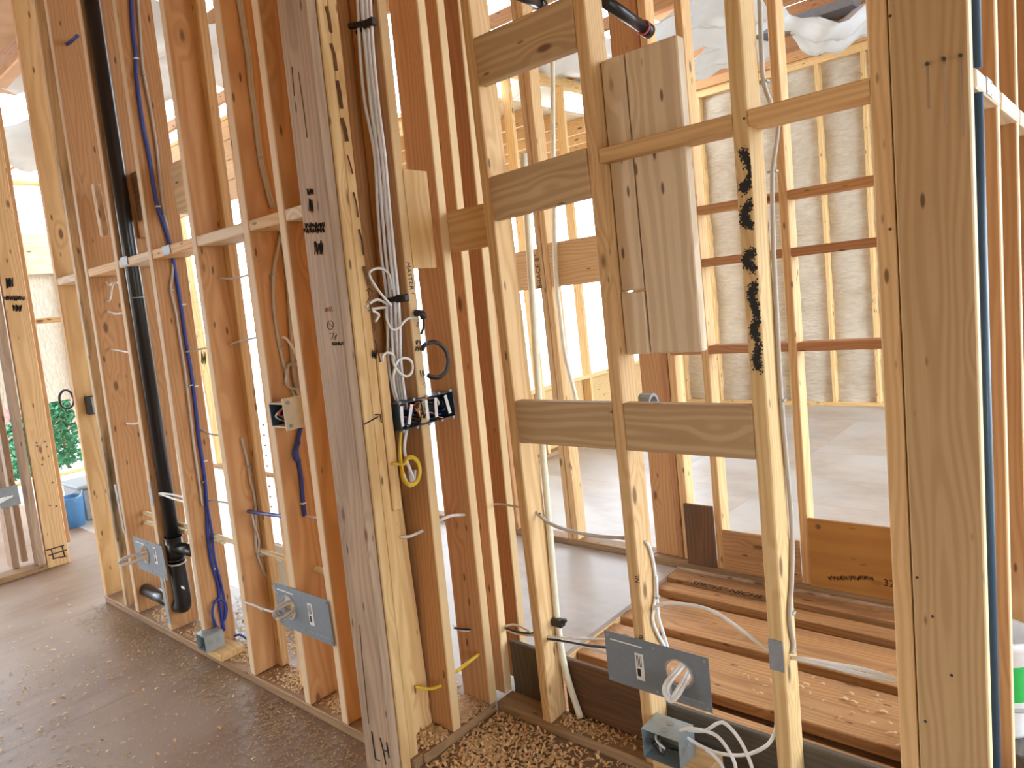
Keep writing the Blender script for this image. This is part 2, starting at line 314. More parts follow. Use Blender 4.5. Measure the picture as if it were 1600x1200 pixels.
# ---- left stud wall (2x6)
wl = empty('wall_left', (-3.2, LY, 0), 'long open stud wall of brown two-by-sixes carrying the black drain pipe', 'stud wall', kind='structure')
lumber('bottom_plate', (-4.47, -1.76), (LY, LY+W6), (0, T), 'plate_wood', wl)
def lstud(xr, mat, name='stud', z0=T, y0=LY, dep=W6, par=wl, lx=None):
    l = leanx(xr) if lx is None else lx
    return lumber(name, (xr-T, xr), (y0, y0+dep), (z0, TOP), mat, par, lean=(l, 0))
LS = {}
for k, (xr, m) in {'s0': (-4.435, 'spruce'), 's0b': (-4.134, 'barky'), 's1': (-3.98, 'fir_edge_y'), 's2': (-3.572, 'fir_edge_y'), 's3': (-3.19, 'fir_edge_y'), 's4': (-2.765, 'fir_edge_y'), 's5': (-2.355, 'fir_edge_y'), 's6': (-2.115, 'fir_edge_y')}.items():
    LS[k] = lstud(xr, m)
lumber('backing_stud', (-2.52, -2.482), (LY+0.06, LY+0.098), (T, TOP), 'spruce', wl, lean=(leanx(-2.5), 0))
lumber('backing_stud', (-2.765, -2.727), (LY+W6-0.038, LY+W6), (T, TOP), 'spruce', wl, lean=(leanx(-2.76), 0))
bx = [-4.435, -4.134-T, -3.98, -3.572-T, -3.572, -3.19-T, -3.19, -2.765-T, -2.765, -2.355-T, -2.355, -2.115-T, -2.115, -2.005]
for i in range(0, len(bx), 2):
    zb = 1.82; lumber('blocking', (bx[i]+leanx(bx[i])*zb, bx[i+1]+leanx(bx[i+1])*zb), (LY+0.002, LY+W6-0.004), (1.80, 1.838), 'spruce' if i % 4 else 'paleboard', wl)
# upright backing scraps high between the studs
lumber('blocking', (-3.36, -3.07), (LY+0.10, LY+W6-0.002), (2.0, 2.21), 'weathered', wl)
lumber('blocking', (-3.60, -3.375), (LY+0.10, LY+W6-0.002), (1.93, 2.20), 'wetwood', wl)
lumber('nailer', (-3.64, -3.60), (LY+0.03, LY+0.06), (1.97, 2.21), 'paleboard', wl)
lumber('blocking', (-2.96, -2.66), (LY+0.095, LY+W6-0.005), (1.97, 2.17), 'paleboard', wl)
# ---- corner post: plies laid face to face
CP = []
CPX, CPY, CPL = -1.775, 1.205, (0.02, 0.022)
for i, m in enumerate(('weathered', 'pine', 'pine')):
    xr = CPX + (0.0, 0.003, -0.002)[i]
    CP.append(lumber('corner_ply', (xr-W6, xr), (CPY+i*T, CPY+(i+1)*T-0.0025), (0.0 if i == 0 else 0.0, TOP), m, wl, lean=CPL))
CP.append(lumber('mounting_block', (CPX-0.10, CPX+0.002), (CPY+3*T, CPY+4*T-0.002), (0.86, 1.36), 'pine', wl, lean=CPL))
lumber('corner_stud', (-1.935, -1.897), (LY+0.05, LY+W6+0.18), (T, TOP), 'fir', wl)
lumber('corner_filler', (-1.876, -1.850), (CPY+3*T+0.006, 1.450), (T, 0.85), 'pine', wl)

# ---- return wall, square to the left wall
wr = empty('wall_return', (RX, 1.5, 0), 'short return wall of open studs beside the white cable bundle', 'stud wall', kind='structure')
lumber('bottom_plate', (RX-W6, RX), (CPY+3*T, SY), (0, T), 'plate_wood', wr)
def rstud(y0, mat, lx=0.0, ly=0.03, dep=W6, xr=RX, z0=T, name='stud'):
    return lumber(name, (xr-dep, xr), (y0, y0+T), (z0, TOP), mat, wr, lean=(lx, ly))
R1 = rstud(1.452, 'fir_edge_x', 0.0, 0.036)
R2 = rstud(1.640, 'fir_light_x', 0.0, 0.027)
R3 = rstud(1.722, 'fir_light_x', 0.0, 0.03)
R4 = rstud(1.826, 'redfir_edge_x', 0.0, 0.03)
lumber('plywood_scrap', (RX-0.006, RX+0.004), (1.497, 1.598), (1.608, 1.922), 'pine', wr, bev=0.001, lean=(0, 0.028))

# ---- shower wall (2x4)
ws = empty('wall_shower', (-0.9, SY, 0), 'stud wall in front of the sunken shower with blocking between its studs', 'stud wall', kind='structure')
lumber('bottom_plate', (RX, 0.3), (SY, SY+W4), (0, T), 'plate_wood', ws)
def sstud(xr, mat, w=T, z0=T, y0=SY, dep=W4): return lumber('stud', (xr-w, xr), (y0, y0+dep), (z0, TOP), mat, ws)
SA = sstud(-1.494, 'spruce'); SB = sstud(-1.09, 'spruce'); SCs = sstud(-0.677, 'pine'); SD = sstud(-0.379, 'spruce')
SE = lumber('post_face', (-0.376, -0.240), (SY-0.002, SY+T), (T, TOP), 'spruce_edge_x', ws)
def sblock(x0, x1, z0, z1, mat, y0=SY-0.001, y1=None, tilt=0.0, name='blocking'):
    return lumber(name, (x0, x1), (y0, y0+T if y1 is None else y1), (z0, z1), mat, ws, rot=Matrix.Rotation(-tilt, 3, 'Y'))
sblock(-1.494, -1.128, 2.125, 2.262, 'barnwood')
B2 = sblock(-1.494, -1.128, 1.728, 1.860, 'barnwood', tilt=0.03)
sblock(-1.75, -1.532, 1.655, 1.79, 'spruce', y0=SY+0.05)
sblock(-1.494, -1.128, 1.018, 1.155, 'barnwood'); sblock(-1.09, -0.715, 1.018, 1.155, 'barnwood')
sblock(-1.09, -0.715, 1.815, 1.853, 'spruce', y1=SY+W4); sblock(-0.677, -0.417, 1.815, 1.853, 'spruce', y1=SY+W4)
# upright backing boards beside stud B
sblock(-1.012, -0.860, 1.288, 2.085, 'paleboard', y0=SY+0.046, name='backing_board')
sblock(-1.088, -1.016, 1.288, 1.462, 'paleboard', y0=SY+0.040, name='backing_board')
sblock(-1.088, -1.016, 1.466, 2.085, 'paleboard', y0=SY+0.046, name='backing_board')
# plywood kick scraps behind the studs
sblock(-1.49, -1.115, 0.0, 0.235, 'darkply', y0=SY+W4+0.002, y1=SY+W4+0.022, name='plywood_scrap')
sblock(-1.113, -0.69, 0.0, 0.192, 'greyply', y0=SY+W4+0.002, y1=SY+W4+0.022, name='plywood_scrap')
sblock(-0.688, 0.3, 0.0, 0.207, 'greyply', y0=SY+W4+0.002, y1=SY+W4+0.022, name='plywood_scrap')
sblock(-1.74, -1.53, 0.0, 0.235, 'greyply', y0=SY+W4+0.002, y1=SY+W4+0.022, name='plywood_scrap')

# ---- right-hand wall running away from the post
wg = empty('wall_right', (-0.3, 2.2, 0), 'stud wall running away behind the big right-hand post', 'stud wall', kind='structure')
lumber('bottom_plate', (-0.33, -0.24), (SY+W4, 3.2), (0, T), 'plate_wood', wg)
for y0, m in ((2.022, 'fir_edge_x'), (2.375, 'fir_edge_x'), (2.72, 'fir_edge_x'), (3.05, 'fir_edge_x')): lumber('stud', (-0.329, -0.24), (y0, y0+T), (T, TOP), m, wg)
for y0, y1 in ((SY+T, 2.022), (2.022+T, 2.375), (2.375+T, 2.72), (2.72+T, 3.05)): lumber('blocking', (-0.329, -0.235), (y0, y1), (1.79, 1.828), 'paleboard', wg)

# ---- wall behind the shower pit, running on to the left
wb = empty('wall_back', (-1.5, BY, 0), 'stud wall with ladder blocking behind the sunken shower', 'stud wall', kind='structure')
lumber('bottom_plate', (-4.0, -1.93), (BY+0.03, BY+0.03+W4), (0, T), 'plate_wood', wb); lumber('bottom_plate', (-1.93, 0.6), (BY, BY+W4), (-0.01, T), 'plate_wood', wb)
lumber('plate_strip', (-1.78, 0.55), (BY-0.02, BY), (-0.015, 0.012), 'weathered', wb)
for x0, x1, y0, y1, m in ((-1.93, -1.80, BY+0.05, BY+0.05+T, 'fir'), (-1.80, -1.764, BY+0.04, BY+0.13, 'redfir'), (-1.76, -1.722, BY+0.04, BY+0.13, 'spruce'), (-1.558, -1.52, BY, BY+W4, 'spruce'), (-1.147, -1.109, BY, BY+W4, 'spruce'),
                     (-0.74, -0.70, BY, BY+W4, 'spruce'), (-0.33, -0.29, BY, BY+W4, 'spruce'), (-2.51, -2.472, BY+0.03, BY+0.03+W4, 'spruce'), (-2.47, -2.43, BY+0.03, BY+0.03+W4, 'spruce'), (-2.93, -2.892, BY+0.03, BY+0.03+W4, 'fir'), (-3.34, -3.302, BY+0.03, BY+0.03+W4, 'spruce'), (-3.75, -3.712, BY+0.03, BY+0.03+W4, 'spruce')):
    lumber('stud', (x0, x1), (y0, y1), (T, TOP), m, wb)
for x0, x1 in ((-1.722, -1.558), (-1.52, -1.147), (-1.109, -0.74), (-0.70, -0.33)):
    for z, m in ((1.752, 'fir'), (1.512, 'redfir'), (1.105, 'redfir')): lumber('blocking', (x0, x1), (BY+0.001, BY+W4), (z, z+T), m, wb)
lumber('plywood_scrap', (-1.715, -1.56), (BY-0.012, BY+0.006), (T, 0.355), 'darkply', wb)
lumber('plywood_scrap', (-1.518, -1.15), (BY-0.012, BY+0.006), (T, 0.243), 'wetwood', wb)
OP = lumber('plywood_scrap', (-1.107, -0.745), (BY-0.012, BY+0.006), (T, 0.357), 'orangeply', wb); lumber('plywood_scrap', (-0.70, 0.1), (BY-0.012, BY+0.006), (T, 0.357), 'orangeply', wb)
BR = lumber('blocking', (-2.892, -2.51), (BY+0.03, BY+0.03+T), (1.50, 1.72), 'spruce', wb); BR2 = lumber('blocking', (-2.43, -1.94), (BY+0.03, BY+0.03+T), (1.50, 1.74), 'spruce', wb)

# ---- cross wall and insulated outside wall
wc = empty('wall_cross', (-3.94, 5.4, 0), 'cross wall of honey-coloured studs in front of the bright window', 'stud wall', kind='structure')
lumber('bottom_plate', (-4.03, -3.94), (4.3, FY), (0, T), 'plate_wood', wc)
for y0 in (4.35, 4.78, 5.52, 6.3, 7.0): lumber('stud', (-4.03, -3.94), (y0, y0+T), (T, TOP), 'pine', wc)
lumber('top_plate', (-4.03, -3.94), (4.3, FY), (TOP, TOP+2*T), 'pine', wc)
wf = empty('wall_far', (-2, FY, 0), 'outside wall filled with cream spray foam between studs', 'stud wall', kind='structure')
lumber('bottom_plate', (-3.93, -0.9), (FY, FY+W6), (0, T), 'pine', wf); lumber('top_plate', (-4.05, 2.0), (FY, FY+W6), (TOP, TOP+2*T), 'pine', wf)
lumber('sheathing_panel', (-0.9, 1.4), (FY+W6, FY+W6+0.015), (0, TOP), 'sheathing', wf, bev=0); lumber('sheathing_panel', (-3.95, -0.9), (FY+W6, FY+W6+0.015), (0, TOP), 'sheathing', wf, bev=0)  # first panel added out of view to narrow the bright back opening
lumber('sheathing_panel', (-4.06, -4.035), (4.62, FY), (0, 0.60), 'pine', wc, bev=0); lumber('sill_board', (-4.06, -3.94), (4.62, FY), (0.60, 0.638), 'pine', wc)
sx = -3.93
k = 0
while sx < -1.2:
    lumber('stud', (sx, sx+T), (FY, FY+W6), (T, TOP), 'pine', wf)
    nx, nz = 9, 50; v = []; fcs = []; rnd = random.Random(k)
    ph = [rnd.uniform(0, 6.28) for _ in range(6)]
    for j in range(nz):
        z = T + (TOP-T)*j/(nz-1)
        for i in range(nx):
            u = i/(nx-1); bul = 0.035*math.sin(math.pi*u)
            d = 0.012*math.sin(9*z+ph[0]+2*u) + 0.009*math.sin(23*z+ph[1]-3*u) + 0.006*math.sin(51*z+ph[2]+5*u) + rnd.uniform(-0.004, 0.004)
            v.append((sx+T + (0.3684)*u, FY+0.075-bul-d, z))
    for j in range(nz-1):
        for i in range(nx-1): fcs.append((j*nx+i, j*nx+i+1, (j+1)*nx+i+1, (j+1)*nx+i))
    meshobj('foam_panel', v, fcs, 'foam', wf, smoothf=True)
    sx += 0.4064; k += 1

# ---- far left rooms
wh = empty('wall_hall', (-5.55, 1.0, 0), 'open stud wall of the left-hand room with the scribbled end post', 'stud wall', kind='structure')
YL = 0.033
lumber('bottom_plate', (-5.69, -5.55), (-3.0, 1.29), (0, T), 'plate_wood', wh)
WP = lumber('end_post', (-5.588, -5.55), (1.291, 1.423), (0, TOP), 'spruce', wh, lean=(0, YL))
lumber('stud', (-5.69, -5.588), (1.385, 1.423), (0, TOP), 'fir', wh, lean=(0, YL))
lumber('stud', (-5.66, -5.55), (1.24, 1.278), (T, TOP), 'weathered', wh, lean=(0, YL))
for y0, x0 in ((1.20, -5.92), (1.12, -5.80)): lumber('stud', (x0, x0+0.14), (y0, y0+T), (T, TOP), 'weathered', wh, lean=(0, YL))
lumber('stud', (-6.1, -5.96), (1.52, 1.558), (T, TOP), 'fir', wh, lean=(0, YL)); lumber('brace_block', (-6.06, -6.02), (1.56, 1.9), (1.66, 1.70), 'pine', wh)
for y0 in (0.98, 0.57, 0.16): lumber('stud', (-5.69, -5.55), (y0, y0+T), (T, TOP), 'spruce', wh, lean=(0, YL))
lumber('header', (-5.69, -5.55), (-3.0, 1.24), (2.62, 2.95), 'paleboard', wh)
wv = empty('wall_west', (-9.3, 1.5, 0), 'outside wall of the left-hand room with open window bays', 'stud wall', kind='structure')
lumber('bottom_plate', (-9.44, -9.3), (-3.0, 3.6), (0, T), 'pine', wv)
for y0 in (-2.0, -1.0, 0.0, 1.0, 1.7, 2.36, 2.75, 3.2): lumber('stud', (-9.44, -9.3), (y0, y0+T), (T, TOP), 'pine', wv, lean=(0, YL))
lumber('header', (-9.44, -9.3), (-3.0, 3.6), (2.3, 2.75), 'paleboard', wv); lumber('insulation_panel', (-9.40, -9.36), (1.0, 3.6), (0.85, 2.3), 'foam', wv, bev=0)
lumber('top_plate', (-9.44, -9.3), (-3.0, 3.6), (TOP, TOP+T), 'pine', wv)
# partial walls seen only through the gaps of the left wall
wp = empty('wall_passage', (-5.5, 3.4, 0), 'bright studs seen through the gaps of the left wall', 'stud wall', kind='structure')
for x0 in (-8.2, -7.4, -6.6, -5.8, -5.0, -4.55): lumber('stud', (x0, x0+T), (3.4, 3.4+W4), (T, TOP), 'pine', wp)
lumber('bottom_plate', (-8.3, -4.5), (3.4, 3.4+W4), (0, T), 'plate_wood', wp); lumber('top_plate', (-8.3, -4.5), (3.4, 3.4+W4), (TOP, TOP+T), 'spruce', wp)

for z0 in (2.62, 2.79, 2.96, 3.13): lumber('header_board', (-8.3, -4.5), (3.4, 3.4+T), (z0, z0+0.165), 'spruce', wp)

# ---- roof
rf = empty('ceiling', (-3, 3, TOP), 'open roof trusses and brown roof boards overhead', 'ceiling', kind='structure')
lumber('roof_board', (-9.6, -4.1), (-3.2, 2.9), (4.35, 4.40), 'sheathing', rf, bev=0); lumber('roof_board', (-4.1, 3.2), (-3.2, FY+0.6), (4.35, 4.40), 'sheathing', rf, bev=0)
for i in range(13):
    y = -2.4 + i*0.81
    xl = -9.5 if y < 3.5 else -4.03
    lumber('truss_chord', (xl, 2.5), (y, y+T), (TOP+2*T, TOP+2*T+W4), 'fir', rf); lumber('truss_chord', (xl, 2.5), (y, y+T), (4.25, 4.34), 'redfir', rf)
    for q in range(6):
        x = -9 + q*2.0
        if x < xl + 0.8: continue
        a = math.radians(42 if q % 2 else -42)
        lumber('truss_web', (x, x+W4), (y, y+T), (TOP+0.1, TOP+0.1+1.15), 'spruce', rf, rot=Matrix.Rotation(a, 3, 'Y'))
lumber('porch_board', (-7.4, -4.05), (4.3, FY+0.6), (3.10, 3.13), 'paleboard', rf, bev=0)
for i in range(9): lumber('porch_joist', (-7.4, -4.05), (4.32+i*0.42, 4.32+i*0.42+T), (2.96, 3.10), 'spruce', rf)
for y_ in (4.32, 6.1, FY+0.4): lumber('porch_post', (-7.38, -7.29), (y_, y_+W4), (-0.7, 2.96), 'pine', rf)
for z in (TOP+0.2, TOP+0.47, TOP+0.74): lumber('gable_board', (-4.0, 2.5), (FY+0.02, FY+0.05), (z-0.13, z+0.13), 'redfir', rf)

# ---- unseen walls added behind and right of the viewer to hold back light
wk = empty('light_screen_rear', (-3, -3.0, 0), 'added unseen wall behind the viewer limiting the front light', 'wall', kind='structure')
for x0, x1 in ((-9.4, -5.6), (-4.2, 3.2)): lumber('sheathing_panel', (x0, x1), (-3.05, -3.0), (0, 4.35), 'pine', wk, bev=0)
lumber('sheathing_panel', (-5.6, -4.2), (-3.05, -3.0), (2.2, 4.35), 'pine', wk, bev=0)

we = empty('light_screen_east', (3.2, -1, 0), 'added unseen wall on the right holding back side light', 'wall', kind='structure')  # added out of view; its opening sets how much side light enters
for y0, y1, z0 in ((-3.0, -1.1, 0), (-1.1, 0.4, 2.2), (0.4, 2.4, 0)): lumber('sheathing_panel', (3.2, 3.25), (y0, y1), (z0, 4.35), 'pine', we, bev=0)

# ================================================================== THINGS
XR = {'s0': -4.435, 's0b': -4.134, 's1': -3.98, 's2': -3.572, 's3': -3.19, 's4': -2.765, 's5': -2.355, 's6': -2.115}
def FX(k, px, py, off=0.006): return AX(px, py, XR[k]+off, leanx(XR[k]))     # on the visible side of a left-wall stud
def FL(k, z): return XR[k] - T + leanx(XR[k])*z                               # x of that stud's far side
def ring(name, c, r, axis, tr, mat, parent, n=20):
    ax = Vector(axis).normalized(); u = ax.orthogonal().normalized(); v = ax.cross(u); c = Vector(c)
    pts = [c + u*(r*math.cos(2*math.pi*i/n)) + v*(r*math.sin(2*math.pi*i/n)) for i in range(n+1)]
    return tube(name, pts, tr, mat, parent, 6, sm=False)
def disc(name, c, r, axis, th, mat, parent, n=14):
    a = Vector(axis).normalized(); return tube(name, [Vector(c), Vector(c)+a*th], r, mat, parent, n, sm=False)

# ---- drain stack
p0 = AX(279, 895, -3.572+0.050, leanx(-3.572)); p1 = AX(143, 0, -3.572+0.040, leanx(-3.572)); d = (p1-p0); up = d.normalized()
drain = tag(tube('drain_pipe', [p0, p0 + d*1.18], 0.031, 'abs_black', None, 20, sm=False), 'tall black plastic drain pipe running up the left stud wall', 'pipe')
tc = p0 + up*0.13
tube('tee_fitting', [tc - up*0.055, tc + up*0.055], 0.038, 'abs_black', drain, 20, sm=False)
tube('tee_branch', [tc, tc + Vector((0.09, 0.02, 0.0)), tc + Vector((0.22, 0.03, 0.0))], 0.030, 'abs_black', drain, 16, sm=False)
ring('collar', tc + up*0.055, 0.0375, up, 0.004, 'abs_black', drain); ring('collar', tc - up*0.055, 0.0375, up, 0.004, 'abs_black', drain)
e0 = p0 + up*0.0; z_h = AY(236, 925, p0.y).z
tube('elbow', [e0 + up*0.06, e0, Vector((e0.x-0.004, e0.y, z_h+0.035)), Vector((e0.x-0.03, e0.y, z_h+0.008)), Vector((e0.x-0.075, e0.y, z_h))], 0.038, 'abs_black', drain, 18)
ring('collar', e0 + up*0.055, 0.0385, up, 0.004, 'nm_grey', drain)
tube('horizontal_run', [Vector((e0.x-0.06, e0.y, z_h)), Vector((FL('s1', z_h)+T, e0.y, z_h))], 0.032, 'abs_black', drain, 18, sm=False)
for py in (430, 754): 
    q = p0 + d*(1-py/895.0); ring('hanger_band', q, 0.0325, up, 0.0025, 'galv', drain)
lb = AY(286, 918, p0.y-0.039); lumber('label', (lb.x-0.016, lb.x+0.016), (lb.y-0.002, lb.y), (lb.z-0.006, lb.z+0.006), 'sticker', drain, bev=0)

# ---- cream water lines through the left wall
a = AY(214, 797, 1.375); b = AY(510, 894, 1.375)
tag(tube('water_pipe', [a, a.lerp(b, 0.5), b], 0.011, 'pvc_cream', None, 12, sm=False), 'cream plastic water pipe running through every stud of the left wall', 'pipe')
a = AY(216, 813, 1.375); b = AY(347, 845, 1.375); pp = tag(tube('water_pipe', [a, b], 0.011, 'pvc_cream', None, 12, sm=False), 'shorter lower cream water pipe ending in a cap behind the blue cables', 'pipe')
tube('cap', [b, b+(b-a).normalized()*0.02], 0.014, 'pvc_cream', pp, 12, sm=False)

# ---- blue data cables on stud three
bl = [(204, -20), (207, 40), (212, 90), (213, 120), (222, 190), (232, 240), (240, 290), (247, 325), (262, 370), (272, 415), (283, 480), (290, 530), (300, 590), (306, 640), (310, 680), (316, 720), (321, 760)]
st = lambda pts, k: [FX(k, *q, off=0.004) for q in pts]
cable('long dark blue data cable running down beside the black drain pipe', [FX('s3', *q) for q in bl + [(323, 800), (325, 840), (331, 880), (341, 915), (344, 950), (350, 985)]], 0.0085, 'cable_blue', staples=st([(212, 92), (246, 323), (286, 476), (306, 603), (320, 720), (336, 888)], 's3'), stmat='sticker')
cable('second blue data cable looping above the small grey floor box', [FX('s3', *q, off=0.016) for q in [(320, 745), (324, 790), (331, 830), (335, 870), (346, 915), (352, 950), (350, 970), (354, 955), (352, 942), (343, 936), (334, 944), (332, 962), (338, 978), (347, 990)]], 0.006, 'cable_blue')
cable('short blue cable from the floor box curling right over the wood block', [FX('s3', 366, 994, 0.05), FX('s3', 375, 992, 0.08), FX('s3', 386, 999, 0.10), FX('s3', 391, 1005, 0.12)], 0.005, 'cable_blue')
cable('blue cable lying down on the wood block by the floor box', [FX('s3', 366, 1004, 0.05), FX('s3', 376, 1015, 0.06), FX('s3', 393, 1027, 0.07)], 0.005, 'cable_blue')
gp = [(214, -20), (218, 40), (222, 95), (225, 118), (236, 175), (244, 225), (250, 280), (255, 325), (262, 358)]
cable('grey cable beside the top of the blue data cable', [FX('s3', *q) for q in gp], 0.006, 'nm_grey', staples=st([(224, 117), (256, 333)], 's3'))
cable('grey cable running down left of the blue cable below the blocking', [FX('s3', *q) for q in [(270, 412), (269, 430), (267, 452), (275, 490), (281, 530), (290, 590), (296, 640), (302, 690), (309, 740), (316, 790)]], 0.006, 'nm_grey', staples=st([(267, 453), (297, 602), (318, 752)], 's3'))
# ---- thin cables threaded through the studs
def through(label, pts, r=0.0042, mat='nm_grey'): return cable(label, pts, r, mat)
through('thin white cable poking from the stud left of the drain pipe under the blocking', [FX('s1', 165, 440, 0.0), FX('s1', 172, 446, 0.03), FX('s1', 178, 441, 0.06), Vector((FL('s2', 1.8), 1.36, 1.70))], mat='nm_white')
through('white cable bent double on the stud left of the drain pipe', [FX('s1', 165, 471, 0.0), FX('s1', 172, 468, 0.03), FX('s1', 176, 446, 0.05), FX('s1', 184, 441, 0.12)], mat='nm_white')
through('white cable just below the doubled one left of the drain pipe', [FX('s1', 167, 486, 0.0), FX('s1', 180, 490, 0.10), FX('s1', 192, 489, 0.2)], 0.006, mat='nm_white')
through('short pale cable slanting left of the middle of the drain pipe', [FX('s1', 172, 545, 0.0), FX('s1', 188, 548, 0.12), FX('s1', 203, 551, 0.25)], 0.005, mat='nm_white')
through('lowest short white cable through the stud left of the drain pipe', [FX('s1', 197, 661, 0.0), FX('s1', 207, 662, 0.08), FX('s1', 220, 660, 0.22)], 0.006, mat='nm_white')
through('short grey cable crossing right from behind the long blue cable', [FX('s3', 289, 550, 0.0), FX('s3', 305, 547, 0.09), FX('s3', 327, 543, 0.25)])
through('upper grey cable crossing the wide stud right of the blue cable', [FX('s4', 340, 434, 0.0), FX('s4', 365, 435, 0.10), FX('s4', 398, 427, 0.3)])
through('lower grey cable crossing the wide stud right of the blue cable', [FX('s4', 358, 538, 0.0), FX('s4', 380, 532, 0.14), FX('s4', 412, 525, 0.32)])
through('short grey cable leaving the long blue cable at box height', [FX('s3', 314, 672, 0.0), FX('s3', 328, 678, 0.10), FX('s3', 347, 681, 0.26)])
through('thin grey cable crossing low behind the blue cables', [FX('s3', 325, 783, 0.0), FX('s3', 345, 784, 0.14), FX('s3', 362, 787, 0.28)])
through('upper white cable of the pair crossing in front of the drain pipe', [AY(249, 770, 1.30), AY(270, 773, 1.298), AY(294, 779, 1.30)], 0.0045, 'nm_white')
through('lower white cable of the pair crossing in front of the drain pipe', [AY(249, 771, 1.30), AY(270, 779, 1.296), AY(294, 786, 1.30)], 0.0045, 'nm_white')
# ---- cables on studs four, five
cable('grey cable stapled down to the labelled steel plate right of the blue cables', [FX('s4', *q) for q in [(377, 684), (381, 700), (388, 728), (391, 750), (398, 780), (400, 815), (399, 840), (402, 865), (412, 893), (424, 912)]] + [AY(434, 928, 1.27)], 0.006, 'nm_grey', staples=[FX('s4', 389, 729, 0.004), FX('s4', 402, 864, 0.004)])
cable('second grey cable joining it below the blue crossing', [FX('s4', *q, off=0.012) for q in [(393, 800), (397, 820), (405, 845), (404, 864), (420, 870), (438, 878)]], 0.005, 'nm_grey')
cable('short level blue data cable crossing the bay below the ivory-covered box', [FX('s4', 388, 799, 0.0), FX('s4', 415, 803, 0.16), FX('s4', 452, 808, 0.36)], 0.0075, 'cable_blue')
cable('blue data cable hanging under the ivory-covered switch box', [FX('s5', *q) for q in [(470, 668), (466, 685), (463, 705), (466, 720), (470, 745), (473, 780), (476, 806)]], 0.0085, 'cable_blue', staples=[FX('s5', 473, 786, 0.004)], stmat='sticker')
cable('bulge of spare blue cable under the ivory-covered switch box', [FX('s5', *q, off=0.018) for q in [(467, 690), (461, 705), (462, 716), (468, 720)]], 0.009, 'cable_blue')
cable('thin grey cable leaving the blue cable hole to the right', [FX('s5', 476, 806, 0.0), FX('s5', 490, 808, 0.09), FX('s5', 503, 811, 0.16)], 0.004, 'nm_grey')
up1 = [(369, -20), (377, 30), (386, 85), (390, 130), (397, 180), (403, 232), (408, 262), (415, 290), (424, 325)]
cable('left grey cable of the pair running down from the top above the ivory-covered box', [FX('s5', *q) for q in up1], 0.006, 'nm_grey', staples=[FX('s5', 407, 247, 0.004)])
cable('right grey cable of the pair running down from the top above the ivory-covered box', [FX('s5', q[0]+4, q[1], 0.008) for q in up1], 0.005, 'nm_grey')
cable('left grey cable from the mid blocking to the ivory-covered box', [FX('s5', *q) for q in [(441, 352), (436, 378), (428, 420), (427, 470), (433, 520), (441, 560), (449, 590), (462, 625)]], 0.006, 'nm_grey', staples=[FX('s5', 426, 430, 0.004), FX('s5', 439, 543, 0.004)])
cable('right grey cable from the mid blocking to the ivory-covered box', [FX('s5', *q) for q in [(440, 356), (444, 400), (449, 440), (453, 500), (455, 545), (458, 580), (467, 627)]], 0.007, 'nm_grey', staples=[FX('s5', 448, 427, 0.004)])
cable('pale cable arching over the grey coil above the ivory-covered box', [FX('s5', *q, off=0.02) for q in [(441, 527), (447, 529), (458, 545), (468, 568), (475, 590), (474, 600), (466, 600)]], 0.005, 'nm_white')
co = []
for i in range(26):
    a_ = i*0.72; c_ = FX('s5', 460, 588, 0.03); co.append(c_ + Vector((0.012*math.sin(i*2.1), 0.034*math.cos(a_), 0.045*math.sin(a_))))
cable('tight coil of spare grey cable above the ivory-covered box', co, 0.005, 'nm_grey', cat='cable coil')

